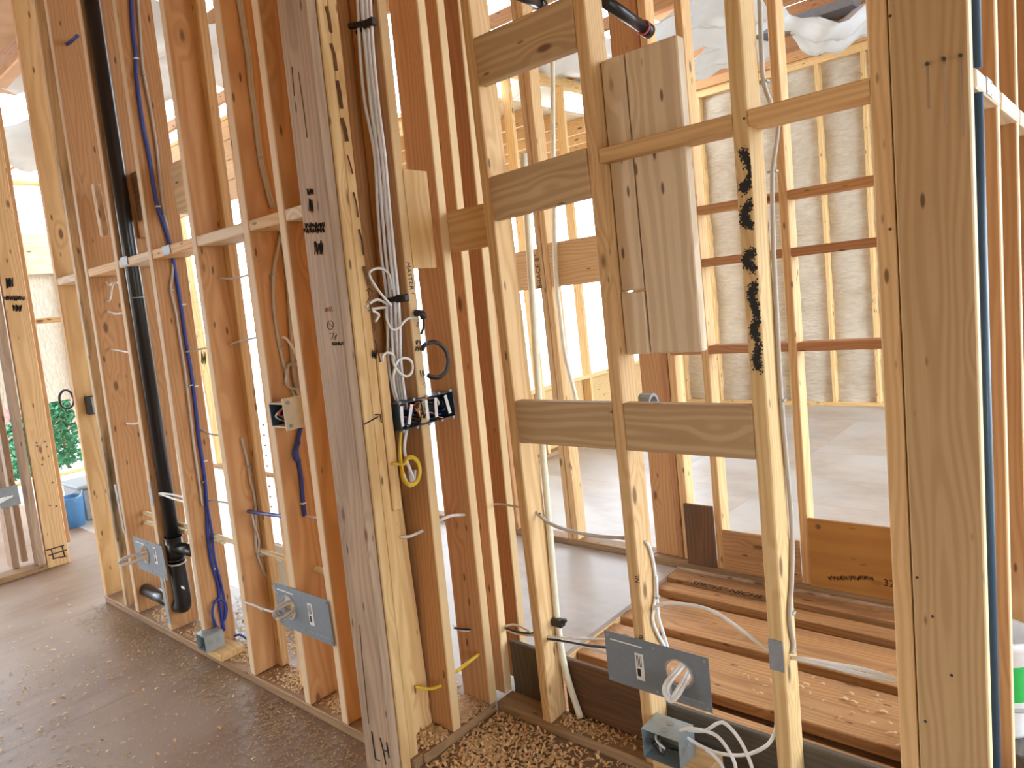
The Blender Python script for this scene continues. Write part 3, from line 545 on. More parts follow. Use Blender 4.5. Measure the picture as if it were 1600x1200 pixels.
# ---- steel plates with a cable hole
def plate(name, x0, x1, z0, z1, y, hole, hr, label, lab_at, lean=0.0):
    root = empty(name, ((x0+x1)/2, y, z0), label, 'metal plate')
    n = 32; v = []; f = []
    hx, hz = hole
    for yy in (y, y+0.0016):
        for i in range(n):
            a = 2*math.pi*i/n + math.pi/4; cx, sz = math.cos(a), math.sin(a)
            tx = ((x1 if cx > 0 else x0)-hx)/cx if abs(cx) > 1e-6 else 1e9; tz = ((z1 if sz > 0 else z0)-hz)/sz if abs(sz) > 1e-6 else 1e9
            t_ = min(tx, tz); v.append((hx+cx*hr, yy, hz+sz*hr)); v.append((hx+cx*t_, yy, hz+sz*t_))
        # exact corners
    for k_ in (0, 1):
        o_ = k_*2*n
        for i in range(n):
            j = (i+1) % n; q = (o_+2*i, o_+2*i+1, o_+2*j+1, o_+2*j); f.append(q if k_ == 0 else q[::-1])
    for i in range(n):
        j = (i+1) % n; f.append((2*i, 2*j, 2*n+2*j, 2*n+2*i)); f.append((2*i+1, 2*n+2*i+1, 2*n+2*j+1, 2*j+1))
    for cx_, cz_ in ((x0, z0), (x1, z0), (x0, z1), (x1, z1)):
        for s_ in (0, 1):
            pts = [(i, v[s_*2*n+2*i+1]) for i in range(n)]
            # move the nearest rim vertex onto the corner so the plate stays square
            i_ = min(pts, key=lambda q: (q[1][0]-cx_)**2 + (q[1][2]-cz_)**2)[0]; v[s_*2*n+2*i_+1] = (cx_, v[s_*2*n+2*i_+1][1], cz_)
    meshobj('plate', v, f, 'steel', root)
    ring('grommet', (hx, y-0.001, hz), hr, (0, 1, 0), 0.0035, 'galv', root, 28)
    lx, lz = lab_at
    lumber('label', (lx-0.014, lx+0.014), (y-0.0012, y), (lz-0.042, lz+0.042), 'sticker', root, bev=0)
    lumber('label_print', (lx-0.009, lx+0.002), (y-0.0018, y-0.001), (lz-0.03, lz-0.006), 'ink', root, bev=0)
    for q in range(4): lumber('label_print', (lx-0.009+q*0.005, lx-0.0075+q*0.005), (y-0.0018, y-0.001), (lz+0.0, lz+0.036), 'ink', root, bev=0)
    for sx_, sz_ in ((x0+0.012, z1-0.012), (x1-0.012, z1-0.012), (x0+0.012, z0+0.012), (x1-0.012, z0+0.012), ((x0+x1)/2, z1-0.014), ((x0+x1)/2, z0+0.014)):
        disc('screw', (sx_, y, sz_), 0.004, (0, -1, 0), 0.003, 'galv', root, 8)
    lumber('slot_edge', (x0+0.02, x0+0.13), (y-0.0014, y), (z1-0.026, z1-0.022), 'sticker', root, bev=0); lumber('slot_edge', (x1-0.15, x1-0.02), (y-0.0014, y), (z0+0.022, z0+0.026), 'galv', root, bev=0)
    return root
h2 = AY(453, 949, 1.272); plate('steel_plate', -2.466, -2.112, 0.345, 0.516, 1.272, (h2.x, h2.z), 0.045, 'labelled steel plate with a round hole across the right bay of the left wall', (AY(486, 960, 1.272).x, AY(486, 960, 1.272).z))
h1 = AY(227, 866, 1.272); plate('steel_plate', -3.83, -3.48, 0.325, 0.496, 1.272, (h1.x, h1.z), 0.045, 'steel plate with a round hole fixed beside the foot of the drain pipe', (AY(243, 868, 1.272).x, AY(243, 868, 1.272).z))
h3 = AY(1061, 1052, 1.655); plate('steel_plate', -1.223, -0.882, 0.288, 0.451, 1.655, (h3.x, h3.z), 0.042, 'large steel plate with a round hole across the studs of the shower wall', (AY(1000, 1042, 1.655).x, AY(1000, 1042, 1.655).z))
def coil_through(label, c, tip, turns, r, mat, spread, name='cable_coil'):
    c = Vector(c); tip = Vector(tip); ax = (tip-c); L_ = ax.length; ax.normalize(); side = ax.cross(Vector((0, 1, 0))).normalized(); pts = []
    rr = random.Random(len(label))
    for i in range(turns):
        w_ = spread*rr.uniform(0.5, 1.0); dy = Vector((0, rr.uniform(-0.010, 0.010), 0)); l_ = L_*rr.uniform(0.8, 1.0)
        pts += [c + Vector((0, 0.03, 0)) + side*w_*0.6, c + ax*l_*0.5 + side*w_ + Vector((0, -0.02, 0)) + dy, c + ax*l_ + dy + Vector((0, -0.012, 0)), c + ax*l_*0.5 - side*w_ + Vector((0, -0.026, 0)) + dy, c + Vector((0, 0.03, 0)) - side*w_*0.6]
    return cable(label, pts, r, mat, name, 'cable coil')
coil_through('grey cable coil poking left out of the plate beside the drain pipe', (h1.x, 1.262, h1.z), AY(189, 880, 1.20), 5, 0.004, 'nm_grey', 0.022)
coil_through('small grey cable coil in the hole of the left wall plate with the label', (h2.x+0.012, 1.262, h2.z+0.01), (h2.x-0.03, 1.245, h2.z-0.03), 6, 0.0042, 'nm_grey', 0.028)
coil_through('white cable coil hanging out of the big plate on the shower wall', (h3.x+0.012, 1.648, h3.z+0.012), AY(1052, 1090, 1.63), 7, 0.0048, 'nm_white', 0.024)
cable('grey cable with a tie running left from the labelled plate coil', [AY(436, 958, 1.262), AY(415, 953, 1.266), AY(398, 946, 1.27), AY(383, 941, 1.272)], 0.0048, 'nm_grey', staples=[AY(411, 952, 1.266)])

# ---- small metal boxes on the floor plates
def metal_box(label, x0, x1, y0, y1, z0, z1, mat='zinc_box'):
    root = empty('junction_box', ((x0+x1)/2, (y0+y1)/2, z0), label, 'electrical box'); t_ = 0.002
    lumber('side_panel', (x0, x0+t_), (y0, y1), (z0, z1), mat, root, bev=0); lumber('side_panel', (x1-t_, x1), (y0, y1), (z0, z1), mat, root, bev=0)
    lumber('top_panel', (x0+t_, x1-t_), (y0, y1), (z1-t_, z1), mat, root, bev=0); lumber('bottom_panel', (x0+t_, x1-t_), (y0, y1), (z0, z0+t_), mat, root, bev=0)
    lumber('back_panel', (x0+t_, x1-t_), (y1-t_, y1), (z0+t_, z1-t_), mat, root, bev=0)
    for q in (0.3, 0.7): disc('knockout', (x1, y0+(y1-y0)*q, (z0+z1)/2), 0.011, (1, 0, 0), 0.0015, 'galv', root); disc('knockout', ((x0+x1)/2, y0+(y1-y0)*q, z1), 0.011, (0, 0, 1), 0.0015, 'galv', root)
    return root
metal_box('small open steel box on a wood block at the foot of the blue cables', -3.185, -3.10, 1.238, 1.325, 0.07, 0.145)
tag(lumber('wood_block', (-3.185, -3.02), (1.262, 1.375), (T, 0.069), 'pine'), 'pale splintered wood block under the small steel box', 'wood block')
MB = metal_box('small open steel box with loose wires at the foot of the shower wall', -1.085, -0.965, 1.60, 1.69, 0.115, 0.205)
tag(lumber('wood_block', (-1.085, -0.90), (SY-0.03, SY+0.06), (T, 0.113), 'spruce'), 'wood block under the steel box of the shower wall', 'wood block')
cable('black wire curled inside the steel box of the shower wall', [(-1.075, 1.65, 0.14), (-1.05, 1.60, 0.165), (-1.02, 1.595, 0.15), (-1.0, 1.60, 0.17), (-0.985, 1.65, 0.14)], 0.0035, 'cable_black', 'wire', 'wire')
cable('white wire curled inside the steel box of the shower wall', [(-1.07, 1.66, 0.17), (-1.04, 1.605, 0.18), (-1.01, 1.60, 0.165), (-1.03, 1.61, 0.14), (-1.06, 1.65, 0.15)], 0.0035, 'nm_white', 'wire', 'wire')

# ---- switch boxes
bi = empty('switch_box', (-2.17, 1.3, 1.13), 'two-gang switch box with an ivory side cover beside the grey corner post', 'electrical box')
for x0, x1, y0, y1, z0, z1, m_, nm in ((-2.262, -2.258, 1.255, 1.335, 1.13, 1.215, 'box_blue', 'side_panel'), (-2.262, -2.172, 1.331, 1.335, 1.13, 1.215, 'box_blue', 'back_panel'), (-2.262, -2.172, 1.255, 1.335, 1.211, 1.215, 'box_ivory', 'top_panel'), (-2.262, -2.172, 1.255, 1.335, 1.13, 1.134, 'box_ivory', 'bottom_panel')):
    lumber(nm, (x0, x1), (y0, y1), (z0, z1), m_, bi, bev=0)
cvp = lumber('ivory_cover', (-2.172, -2.164), (1.252, 1.368), (1.12, 1.232), 'box_ivory', bi, bev=0.004)
for yy in (1.27, 1.345):
    for zz in (1.135, 1.215): disc('screw', (-2.164, yy, zz), 0.007, (1, 0, 0), 0.004, 'galv', bi, 10)
for i, (za, zb, m_) in enumerate(((1.14, 1.20, 'sticker'), (1.15, 1.205, 'wire_red'), (1.145, 1.19, 'cable_black'))): tube('wire', [(-2.25+i*0.025, 1.30, za), (-2.235+i*0.022, 1.26, (za+zb)/2), (-2.22+i*0.02, 1.30, zb)], 0.0035, m_, bi, 6)
b4 = empty('switch_box', (-1.77, 1.51, 1.11), 'wide four-gang switch box crammed with wires beside the corner post', 'electrical box')
bx0, bx1, by0, by1, bz0, bz1 = -1.80, -1.732, 1.392, 1.632, 1.108, 1.195
for nm, x, y, z in (('back_panel', (bx0, bx0+0.003), (by0, by1), (bz0, bz1)), ('top_panel', (bx0, bx1), (by0, by1), (bz1-0.003, bz1)), ('bottom_panel', (bx0, bx1), (by0, by1), (bz0, bz0+0.003)), ('side_panel', (bx0, bx1), (by0, by0+0.003), (bz0, bz1)), ('side_panel', (bx0, bx1), (by1-0.003, by1), (bz0, bz1))):
    lumber(nm, x, y, z, 'box_blue', b4, bev=0)
rw = random.Random(3)
for i in range(34):
    y_ = rw.uniform(by0+0.015, by1-0.02); z_ = rw.uniform(bz0+0.012, bz1-0.012); m_ = rw.choice(['cable_black', 'cable_black', 'cable_black', 'sticker', 'copper', 'wire_red', 'cable_blue'])
    tube('wire', [(bx0+0.01, y_, z_), (bx1-0.012, y_+rw.uniform(-.02, .02), z_+rw.uniform(-.02, .02)), (bx1-0.016, y_+rw.uniform(-.02, .02), max(bz0+.01, min(bz1-.01, z_+rw.uniform(-.03, .03)))), (bx0+0.012, y_+rw.uniform(-.01, .01), z_)], 0.0026, m_, b4, 5, n=4)
for y_, tl in ((1.405, 0.1), (1.44, 0.35), (1.512, 0.0), (1.552, 0.1), (1.605, -0.2)):
    lumber('cable_tag', (bx1-0.006, bx1-0.004), (y_-0.006, y_+0.006), (bz0+0.012, bz1-0.010), 'sticker', b4, bev=0, rot=Matrix.Rotation(-tl, 3, 'X'))
for y_ in (1.40, 1.458, 1.512, 1.568, 1.62):
    disc('screw', (bx1-0.004, y_, bz1+0.002), 0.005, (1, 0, 0), 0.006, 'galv', b4, 8); disc('screw', (bx1-0.004, y_, bz0-0.002), 0.005, (1, 0, 0), 0.006, 'galv', b4, 8)

# ---- white cable bundle between the corner post and the return stud
def BY_(px, py, off=0.0): return AY(px, py, 1.435-off, 0.034)
bund = [([(558, -20), (560, 30), (563, 90), (570, 160), (585, 240), (590, 320), (596, 400), (604, 462), (606, 520), (606, 560), (612, 600), (622, 640)], 'leftmost'),
        ([(564, -20), (567, 30), (572, 90), (580, 170), (590, 240), (596, 320), (603, 400), (610, 462), (612, 520), (615, 560), (622, 600), (628, 640)], 'second from the left'),
        ([(571, -20), (574, 30), (578, 90), (587, 170), (596, 240), (603, 320), (610, 400), (616, 462), (619, 520), (622, 560), (626, 600), (632, 640)], 'middle'),
        ([(577, -20), (580, 30), (584, 90), (592, 170), (601, 240), (608, 320), (616, 400), (622, 462), (625, 520), (626, 560), (630, 600), (636, 640)], 'second from the right'),
        ([(568, -20), (571, 30), (575, 90), (586, 190), (588, 240), (600, 320), (614, 400), (620, 462), (615, 520), (618, 560), (618, 600), (628, 640)], 'hindmost')]
for i, (pts, w_) in enumerate(bund):
    cable(('%s cable of the white bundle beside the corner post' % w_), [BY_(*q, off=0.012 if i < 4 else 0.0) for q in pts], 0.0052, 'nm_bluewhite', group='white cable bundle')
def stacker(py, x0p, x1p, label):
    a = BY_(x0p, py, 0.012); b = BY_(x1p, py-5, 0.012); r_ = empty('cable_stacker', a, label, 'cable clip')
    n_ = 5
    for i in range(n_):
        t_ = i/(n_-1); c = a.lerp(b, t_*0.62); lumber('clip_finger', (c.x-0.009, c.x+0.009), (c.y-0.016, c.y+0.004), (c.z-0.008, c.z+0.008), 'cable_black', r_)
    c = a.lerp(b, 0.82); lumber('clip_arm', (a.x, b.x), (c.y+0.004, c.y+0.012), (c.z-0.006, c.z+0.006), 'cable_black', r_)
    lumber('clip_head', (c.x-0.022, b.x+0.008), (c.y-0.012, c.y+0.010), (c.z-0.012, c.z+0.012), 'cable_black', r_)
    return r_
stacker(41, 552, 583, 'upper black cable stacker clipping the white bundle near the top')
stacker(470, 602, 634, 'lower black cable stacker clipping the white bundle beside the handwriting')
CX = lambda px, py, o=0.0: AX(px, py, -1.745+o)
cable('white cable looping out left of the lower stacker clip', [BY_(612, 452, 0.03), CX(608, 430), CX(597, 420), CX(583, 421), CX(577, 430), CX(592, 455), CX(612, 478)], 0.0042, 'nm_white')
cable('white cable end curling on the corner post below the loop', [BY_(605, 475, 0.03), CX(590, 468), CX(578, 474), CX(572, 480)], 0.0042, 'nm_white')
cable('white cable end bending down beside the lower stacker clip', [BY_(604, 480, 0.03), CX(588, 482), CX(580, 484), CX(592, 492), CX(586, 503)], 0.0042, 'nm_white')
cable('white cable swinging from the bundle to the black taped stub', [BY_(603, 480, 0.03), CX(604, 498), CX(612, 514), CX(622, 513), CX(632, 502), CX(640, 497), CX(650, 497)], 0.0042, 'nm_white')
cable('white cable loop standing out right of the bundle above the switch box', [BY_(611, 545, 0.03), CX(614, 565), CX(622, 580), CX(634, 588), CX(643, 582), CX(644, 568), CX(636, 560), CX(624, 562), CX(617, 575), CX(615, 600), BY_(625, 640, 0.02)], 0.0045, 'nm_white')
cable('white cable arch above the mounting block of the corner post', [CX(598, 565), CX(598, 556), CX(606, 551), CX(615, 556), BY_(618, 575, 0.03)], 0.0042, 'nm_white')
tube_ = tag(tube('taped_stub', [CX(649, 489, 0.0), CX(659, 490, 0.02), CX(662, 497, 0.02)], 0.011, 'tape_black', None, 10), 'black taped cable stub on the edge of the return stud', 'cable end')
tube('tape_tail', [CX(661, 495, 0.01), CX(662, 510, 0.01), CX(658, 522, 0.01)], 0.004, 'tape_black', tube_, 6)
blk = [(658, 546), (664, 537), (676, 533), (688, 537), (698, 549), (701, 566), (697, 582), (686, 591), (673, 590), (668, 587)]
for i, (nm, o, k) in enumerate((('outer', 0.010, 0), ('middle', 0.018, 1.5), ('inner', 0.025, 3))):
    cable('%s turn of the thick black cable loop on the return wall' % nm, [CX(680+(x-680)*(1-0.03*k), 562+(y-562)*(1-0.03*k), o) for x, y in blk], 0.0048, 'cable_black', group='black cable loop')
for i, lab in enumerate(('outer yellow cable loop hanging under the wide switch box', 'inner yellow cable loop hanging under the wide switch box')):
    o = 0.012 + 0.01*i; k = 1 - 0.12*i
    cable(lab, [CX(613, 724, 0)] + [CX(642 + k*15*math.cos(a), 736 + k*23*math.sin(a), o) for a in [-2.6 + 0.45*j for j in range(14)]] + [CX(625, 700, 0.0), CX(627, 668, -0.01)], 0.0042, 'cable_yellow')
cable('left white cable hanging under the wide switch box in a long loop', [BY_(627, 665, 0.02), CX(624, 700, -0.01), CX(627, 730, 0), CX(636, 755, 0), CX(643, 757, 0), CX(640, 735, -0.01)], 0.0055, 'nm_white')
cable('right white cable hanging under the wide switch box in a long loop', [BY_(637, 662, 0.02), CX(632, 695, -0.01), CX(634, 715, 0), CX(644, 742, 0), CX(647, 750, 0), CX(648, 735, -0.02)], 0.0055, 'nm_white')
cable('yellow cable entering the first return stud near the floor', [AX(649, 1073, -1.84), AX(662, 1076, -1.82), AX(675, 1076, -1.80), AY(690, 1071, 1.452)], 0.0052, 'cable_yellow')
cable('yellow cable stub entering the second return stud near the floor', [AY(714, 1049, 1.50), AY(728, 1038, 1.57), AY(748, 1022, 1.642)], 0.0065, 'cable_yellow')
cable('grey cable entering the first return stud at knee height', [AX(626, 839, -1.845), AX(640, 838, -1.82), AY(661, 829, 1.48)], 0.0055, 'nm_white')
cable('grey cable entering the second return stud at knee height', [AY(688, 813, 1.52), AY(705, 806, 1.60), AY(727, 804, 1.665)], 0.0055, 'nm_white')
cable('white cable entering the second return stud above the yellow stub', [AY(708, 978, 1.50), AY(718, 984, 1.58), AY(734, 986, 1.645)], 0.004, 'nm_white')
cable('black cable entering the second return stud above the yellow stub', [AY(710, 981, 1.51), AY(722, 983, 1.59), AY(734, 984, 1.645)], 0.004, 'cable_black')

# ---- cables and pipes of the shower wall
def S(px, py, y=1.72): return AY(px, py, y)
cable('speckled grey cable sagging between the first two shower-wall studs', [AX(838, 800, -1.494), AX(846, 808, -1.47), S(858, 817, 1.71), S(885, 828, 1.715), S(930, 837, 1.72), S(977, 841, 1.72)], 0.006, 'nm_grey')
cable('thin grey cable reaching the first shower-wall stud from behind the return wall', [S(770, 788, 1.80), S(785, 788, 1.76), S(815, 793, 1.72)], 0.004, 'nm_grey')
for lab, q, m_ in (('upper white cable running behind the big steel plate', [(856, 995), (885, 997), (915, 998), (952, 1000)], 'nm_white'), ('black cable running behind the big steel plate', [(856, 998), (885, 1003), (915, 1008), (952, 1012)], 'cable_black'), ('lower white cable running behind the big steel plate', [(856, 1000), (885, 1003), (915, 1010), (952, 1021)], 'nm_white')):
    cable(lab, [S(x, y, 1.70+0.003*i) for i, (x, y) in enumerate(q)], 0.0045, m_)
for lab, q, m_ in (('white cable arching behind the first shower-wall stud', [(788, 979), (803, 976), (820, 982), (834, 991)], 'nm_white'), ('black cable behind the first shower-wall stud', [(790, 982), (805, 986), (820, 989), (834, 989)], 'cable_black'), ('lower white cable behind the first shower-wall stud', [(788, 982), (803, 989), (820, 992), (836, 993)], 'nm_white')):
    cable(lab, [S(x, y, 1.76-0.01*i) for i, (x, y) in enumerate(q)], 0.004, m_)
px_ = tag(tube('water_pipe', [S(818, 240, 1.775), S(828, 400, 1.775), S(838, 560, 1.772), S(848, 700, 1.77), S(859, 830, 1.76), S(869, 950, 1.75), S(878, 1020, 1.745), S(890, 1070, 1.745), S(907, 1121, 1.745)], 0.0115, 'pex', None, 12), 'cream flexible water pipe rising behind the first shower-wall stud', 'pipe')
c = S(872, 972, 1.738); lumber('pipe_clamp', (c.x-0.022, c.x+0.022), (c.y-0.014, c.y+0.014), (c.z-0.014, c.z+0.012), 'cable_black', px_); lumber('clamp_ear', (c.x+0.018, c.x+0.036), (c.y-0.008, c.y+0.008), (c.z+0.004, c.z+0.018), 'cable_black', px_)
px2 = S(860, 330, 2.6)
tag(tube('water_pipe', [S(863, 60, 3.11), S(864, 200, 3.11), S(866, 318, 3.11), S(868, 420, 3.11), S(876, 500, 3.11), S(884, 560, 3.11), S(900, 625, 3.11), S(912, 700, 3.11)], 0.013, 'pex', None, 10), 'pale flexible pipe hanging against the bright window', 'pipe')
FB = lambda px, py, o=0.006: AX(px, py, -1.09+o)
cable('left white cable coming out of the knot hole of the second shower-wall stud', [FB(*q) for q in [(1009, 846), (1014, 853), (1019, 870), (1023, 895), (1024, 930), (1021, 950), (1020, 970), (1027, 990), (1037, 1008), (1044, 1030)]], 0.0052, 'nm_white', staples=[FB(1024, 932, 0.004), FB(1021, 948, 0.004)])
cable('right white cable running down the second shower-wall stud to the plate', [FB(*q, o=0.010) for q in [(1025, 900), (1027, 940), (1029, 965), (1035, 985), (1042, 1008), (1048, 1030)]], 0.0052, 'nm_white')
cable('white cable arching from the second to the third shower-wall stud', [FB(1020, 952), S(1030, 945, 1.71), S(1045, 943, 1.705), S(1085, 946, 1.70), S(1120, 958, 1.70), S(1155, 982, 1.70), S(1185, 1005, 1.70), S(1206, 1019, 1.70)], 0.0052, 'nm_white')
for lab, dy in (('upper white cable running right from the nail-plated stud', 0), ('lower white cable running right from the nail-plated stud', 5)):
    cable(lab, [AX(1236, 1027, -0.677), S(1260, 1030+dy*0.5, 1.71), S(1300, 1037+dy, 1.715), S(1340, 1044+dy*1.6, 1.72), S(1375, 1053+dy*1.3, 1.72), S(1404, 1062+dy*0.6, 1.72)], 0.0052, 'nm_white')
FCc = lambda px, py, o=0.007: AX(px, py, -0.677+o)
cable('grey cable stapled down the spray-marked stud above the flat blocking', [FCc(*q) for q in [(1186, -20), (1188, 30), (1190, 90), (1193, 126), (1199, 148), (1207, 168)]], 0.006, 'nm_grey', staples=[FCc(1193, 128, 0.004)])
cable('grey cable stapled down the spray-marked stud to the nail plate', [FCc(*q) for q in [(1216, 196), (1212, 230), (1207, 267), (1207, 320), (1209, 400), (1213, 480), (1217, 560), (1221, 625), (1227, 700), (1235, 790), (1238, 850), (1237, 910), (1234, 955), (1236, 985), (1240, 1005), (1238, 1022)]], 0.006, 'nm_grey', staples=[FCc(1207, 268, 0.004), FCc(1220, 625, 0.004), FCc(1235, 957, 0.004)])
cable('white cable dropping down the left of the nail-plated stud to the floor loops', [S(1209, 1030, 1.70), S(1211, 1080, 1.695), S(1213, 1130, 1.69), S(1206, 1155, 1.68), S(1190, 1170, 1.67), S(1160, 1180, 1.66), S(1120, 1176, 1.655), S(1085, 1160, 1.655), S(1066, 1146, 1.65), S(1066, 1140, 1.645), S(1085, 1139, 1.64), S(1120, 1150, 1.63), S(1145, 1185, 1.62), S(1152, 1215, 1.62)], 0.005, 'nm_white')
cable('second white floor loop rising beside the steel box of the shower wall', [S(1068, 1150, 1.66), S(1072, 1141, 1.66), S(1100, 1142, 1.66), S(1122, 1130, 1.655), S(1135, 1132, 1.65), S(1155, 1155, 1.645), S(1172, 1190, 1.64), S(1180, 1225, 1.64)], 0.005, 'nm_white')
cable('white cable end leaving the steel box of the shower wall', [S(1103, 1172, 1.65), S(1115, 1180, 1.64), S(1128, 1196, 1.63), S(1134, 1215, 1.62)], 0.0048, 'nm_white')
# nail plates
def nplate(label, p, n_axis, w_, h_):
    p = Vector(p); t_ = 0.0016; a = {'y': ((p.x-w_/2, p.x+w_/2), (p.y-t_, p.y), (p.z-h_/2, p.z+h_/2)), 'x': ((p.x, p.x+t_), (p.y-w_/2, p.y+w_/2), (p.z-h_/2, p.z+h_/2))}[n_axis]
    o = tag(lumber('nail_plate', *a, 'galv', bev=0.0005), label, 'nail plate')
    nn = (0, -1, 0) if n_axis == 'y' else (1, 0, 0)
    for sx_ in (-0.35, 0.35):
        for sz_ in (-0.36, 0.36):
            q = p + (Vector((sx_*w_, -t_, sz_*h_)) if n_axis == 'y' else Vector((t_, sx_*w_, sz_*h_))); disc('nail_head', q, 0.0028, nn, 0.001, 'zinc_box', o, 8)
    return o
nplate('grey nail plate on the spray-marked stud where the cables pass', AY(1213, 1024, SY-0.0005), 'y', 0.038, 0.085)
nplate('grey nail plate on the mid blocking beside the black drain pipe', AY(194, 408, LY), 'y', 0.075, 0.036)
nplate('grey nail plate on the mid blocking behind the blue cable', AY(260, 391, LY), 'y', 0.07, 0.036)
nplate('narrow nail plate on the stud edge left of the drain-side steel plate', AY(187, 795, LY-0.001), 'y', 0.03, 0.26)
nplate('narrow nail plate on the stud foot in front of the drain elbow', AY(258, 935, LY-0.001), 'y', 0.034, 0.26)
nplate('small nail plate on the stud edge above the cream water pipes', AY(236, 772, LY-0.001), 'y', 0.03, 0.12)
nplate('grey nail plate on the cream blocking of the right-hand wall', Vector((-0.235, 1.86, 1.81)), 'x', 0.075, 0.034)
# black stubs high up, grey cover, dark blue strip
stb = tag(tube('pipe_stub', [AY(945, 2, 1.77), AY(1011, 47, 2.0)], 0.017, 'abs_black', None, 16, sm=False), 'black pipe stub with a red rim pointing down over the pale boards', 'pipe')
a, b = AY(945, 2, 1.77), AY(1011, 47, 2.0); dd = (b-a).normalized(); tube('end_cap', [b-dd*0.02, b+dd*0.012], 0.021, 'abs_black', stb, 16, sm=False); ring('red_rim', b-dd*0.021, 0.019, dd, 0.0035, 'pink_rim', stb)
stb2 = tag(tube('pipe_stub', [AY(806, -10, 1.9), AY(846, 8, 2.1)], 0.017, 'abs_black', None, 14, sm=False), 'black pipe end at the top edge above the first shower blocking', 'pipe')
tube('end_cap', [AY(840, 5, 2.07), AY(848, 9, 2.11)], 0.020, 'abs_black', stb2, 14, sm=False)
cg = AY(1014, 622, 1.80); gc = empty('pipe_hood', cg, 'small grey plastic hood peeking over the right shower blocking', 'plastic hood')
v = []; f = []; n_ = 9
for sx_, r_ in ((0.0, 0.030), (0.040, 0.030), (0.040, 0.022), (0.0, 0.022)):
    for i in range(n_): t_ = math.pi*i/(n_-1); v.append((cg.x-0.025+sx_+0.012*math.cos(t_)*0, cg.y + r_*math.cos(t_), cg.z - 0.018 + r_*1.1*math.sin(t_)))
for k_ in range(4):
    for i in range(n_-1): a_, b_ = k_*n_+i, ((k_+1) % 4)*n_+i; f.append((a_, a_+1, b_+1, b_))
meshobj('hood', v, f, 'bin_grey', gc); lumber('fitting', (cg.x-0.03, cg.x+0.02), (cg.y-0.012, cg.y+0.012), (cg.z-0.05, cg.z-0.012), 'pvc_cream', gc)
bs = tag(tube('cable_sleeve', [(-0.243, 1.748, 1.785), (-0.243, 1.748, 1.0), (-0.243, 1.748, 0.04)], 0.013, 'strip_blue', None, 10, sm=False), 'dark blue cable sleeve standing behind the right-hand post', 'cable sleeve')
q = AX(1537, 550, -0.244); ring('white_clip', (q.x-0.002, q.y-0.008, q.z), 0.009, (1, 0.2, 0), 0.003, 'sticker', bs); ring('white_clip', (q.x-0.002, q.y+0.012, q.z), 0.009, (1, 0.2, 0), 0.003, 'sticker', bs)
tag(tube('cable_sleeve', [(-0.243, 1.748, 3.2), (-0.243, 1.748, 1.832)], 0.013, 'strip_blue', None, 10, sm=False), 'upper dark blue cable sleeve above the right-hand blocking', 'cable sleeve')

# ---- nails and ink on the lumber (parts of the boards they sit on)
for px, py, ln in ((1449, 100, 0.085), (1475, 92, 0.12), (1501, 87, 0.15)):
    p = AY(px, py, SY-0.002); disc('nail', p, 0.0035, (0, -1, 0), 0.006, 'screw', SE, 10)
    lumber('nail_stain', (p.x-0.0022, p.x+0.0022), (p.y-0.0006, p.y), (p.z-ln, p.z), 'weathered', SE, bev=0)
for px, py in ((1433, 902), (1457, 963), (1487, 1055), (1446, 1127), (1391, 25), (1391, 358)):
    disc('screw', AY(px, py, SY-0.002), 0.0032, (0, -1, 0), 0.0015, 'screw', SE, 8)
for px, py in ((1163, 185), (844, 802)): disc('nail', AY(px, py, SY), 0.003, (0, -1, 0), 0.003, 'screw', SCs, 8)
def scribble(name, fn, cx, cy, w_, h_, n, parent, r=0.0016, mat='ink', seed=0, rows=1):
    rr = random.Random(seed); ss = []; n = int(n*1.8)
    for k_ in range(rows):
        y0 = cy + (k_-(rows-1)/2)*h_*1.1; st_ = []
        for i in range(n): st_.append(fn(cx - w_/2 + w_*i/(n-1) + rr.uniform(-1, 1)*w_/n, y0 + (h_/2)*(1 if i % 2 else -1)*rr.uniform(0.5, 1.0)))
        ss.append(st_)
    return sticks(name, ss, r, mat, parent, ss[0][0])
POST = lambda px, py: hit(px, py, (0, 1, -CPL[1]), CPY-0.0006)
scribble('ink_mark', POST, 485, 300, 10, 12, 9, CP[0], seed=1); scribble('ink_mark', POST, 486, 322, 7, 26, 7, CP[0], 0.0012, seed=2)
scribble('ink_mark', POST, 492, 352, 30, 9, 16, CP[0], 0.002, seed=3); scribble('ink_mark', POST, 491, 360, 32, 9, 17, CP[0], 0.002, seed=4); scribble('ink_mark', POST, 498, 387, 14, 22, 13, CP[0], 0.0019, seed=5)
sticks('ink_mark', [[POST(516+5*math.cos(a*0.7), 508+7*math.sin(a*0.7)) for a in range(10)], [POST(514, 505), POST(519, 510)], [POST(515, 522), POST(522, 520), POST(518, 530)], [POST(521, 530), POST(526, 522), POST(524, 531)]], 0.001, 'ink', CP[0], POST(516, 508))
scribble('ink_mark', POST, 528, 537, 18, 7, 12, CP[0], 0.001, seed=6); scribble('ink_mark', POST, 513, 484, 12, 10, 6, CP[0], 0.0006, 'ink_red', 7)
sticks('ink_mark', [[POST(581, 1143), POST(583, 1158), POST(587, 1186), POST(594, 1189)], [POST(594, 1153), POST(599, 1172), POST(603, 1194)], [POST(604, 1160), POST(608, 1184)], [POST(598, 1172), POST(607, 1175)]], 0.0028, 'ink', CP[0], POST(581, 1143))
sticks('crack', [[POST(562, 977), POST(565, 1020), POST(571, 1080), POST(576, 1130)], [POST(466, 112), POST(473, 160), POST(480, 215)], [POST(456, 104), POST(460, 150)]], 0.0012, 'ink', CP[0], POST(562, 977))
PLY = lambda px, py: AX(px, py, CPX+0.0035, CPL[0])
sticks('ink_mark', [[PLY(569, 663), PLY(580, 657), PLY(591, 651)], [PLY(586, 648), PLY(594, 648), PLY(596, 660)]], 0.0022, 'ink', CP[1], PLY(569, 663))
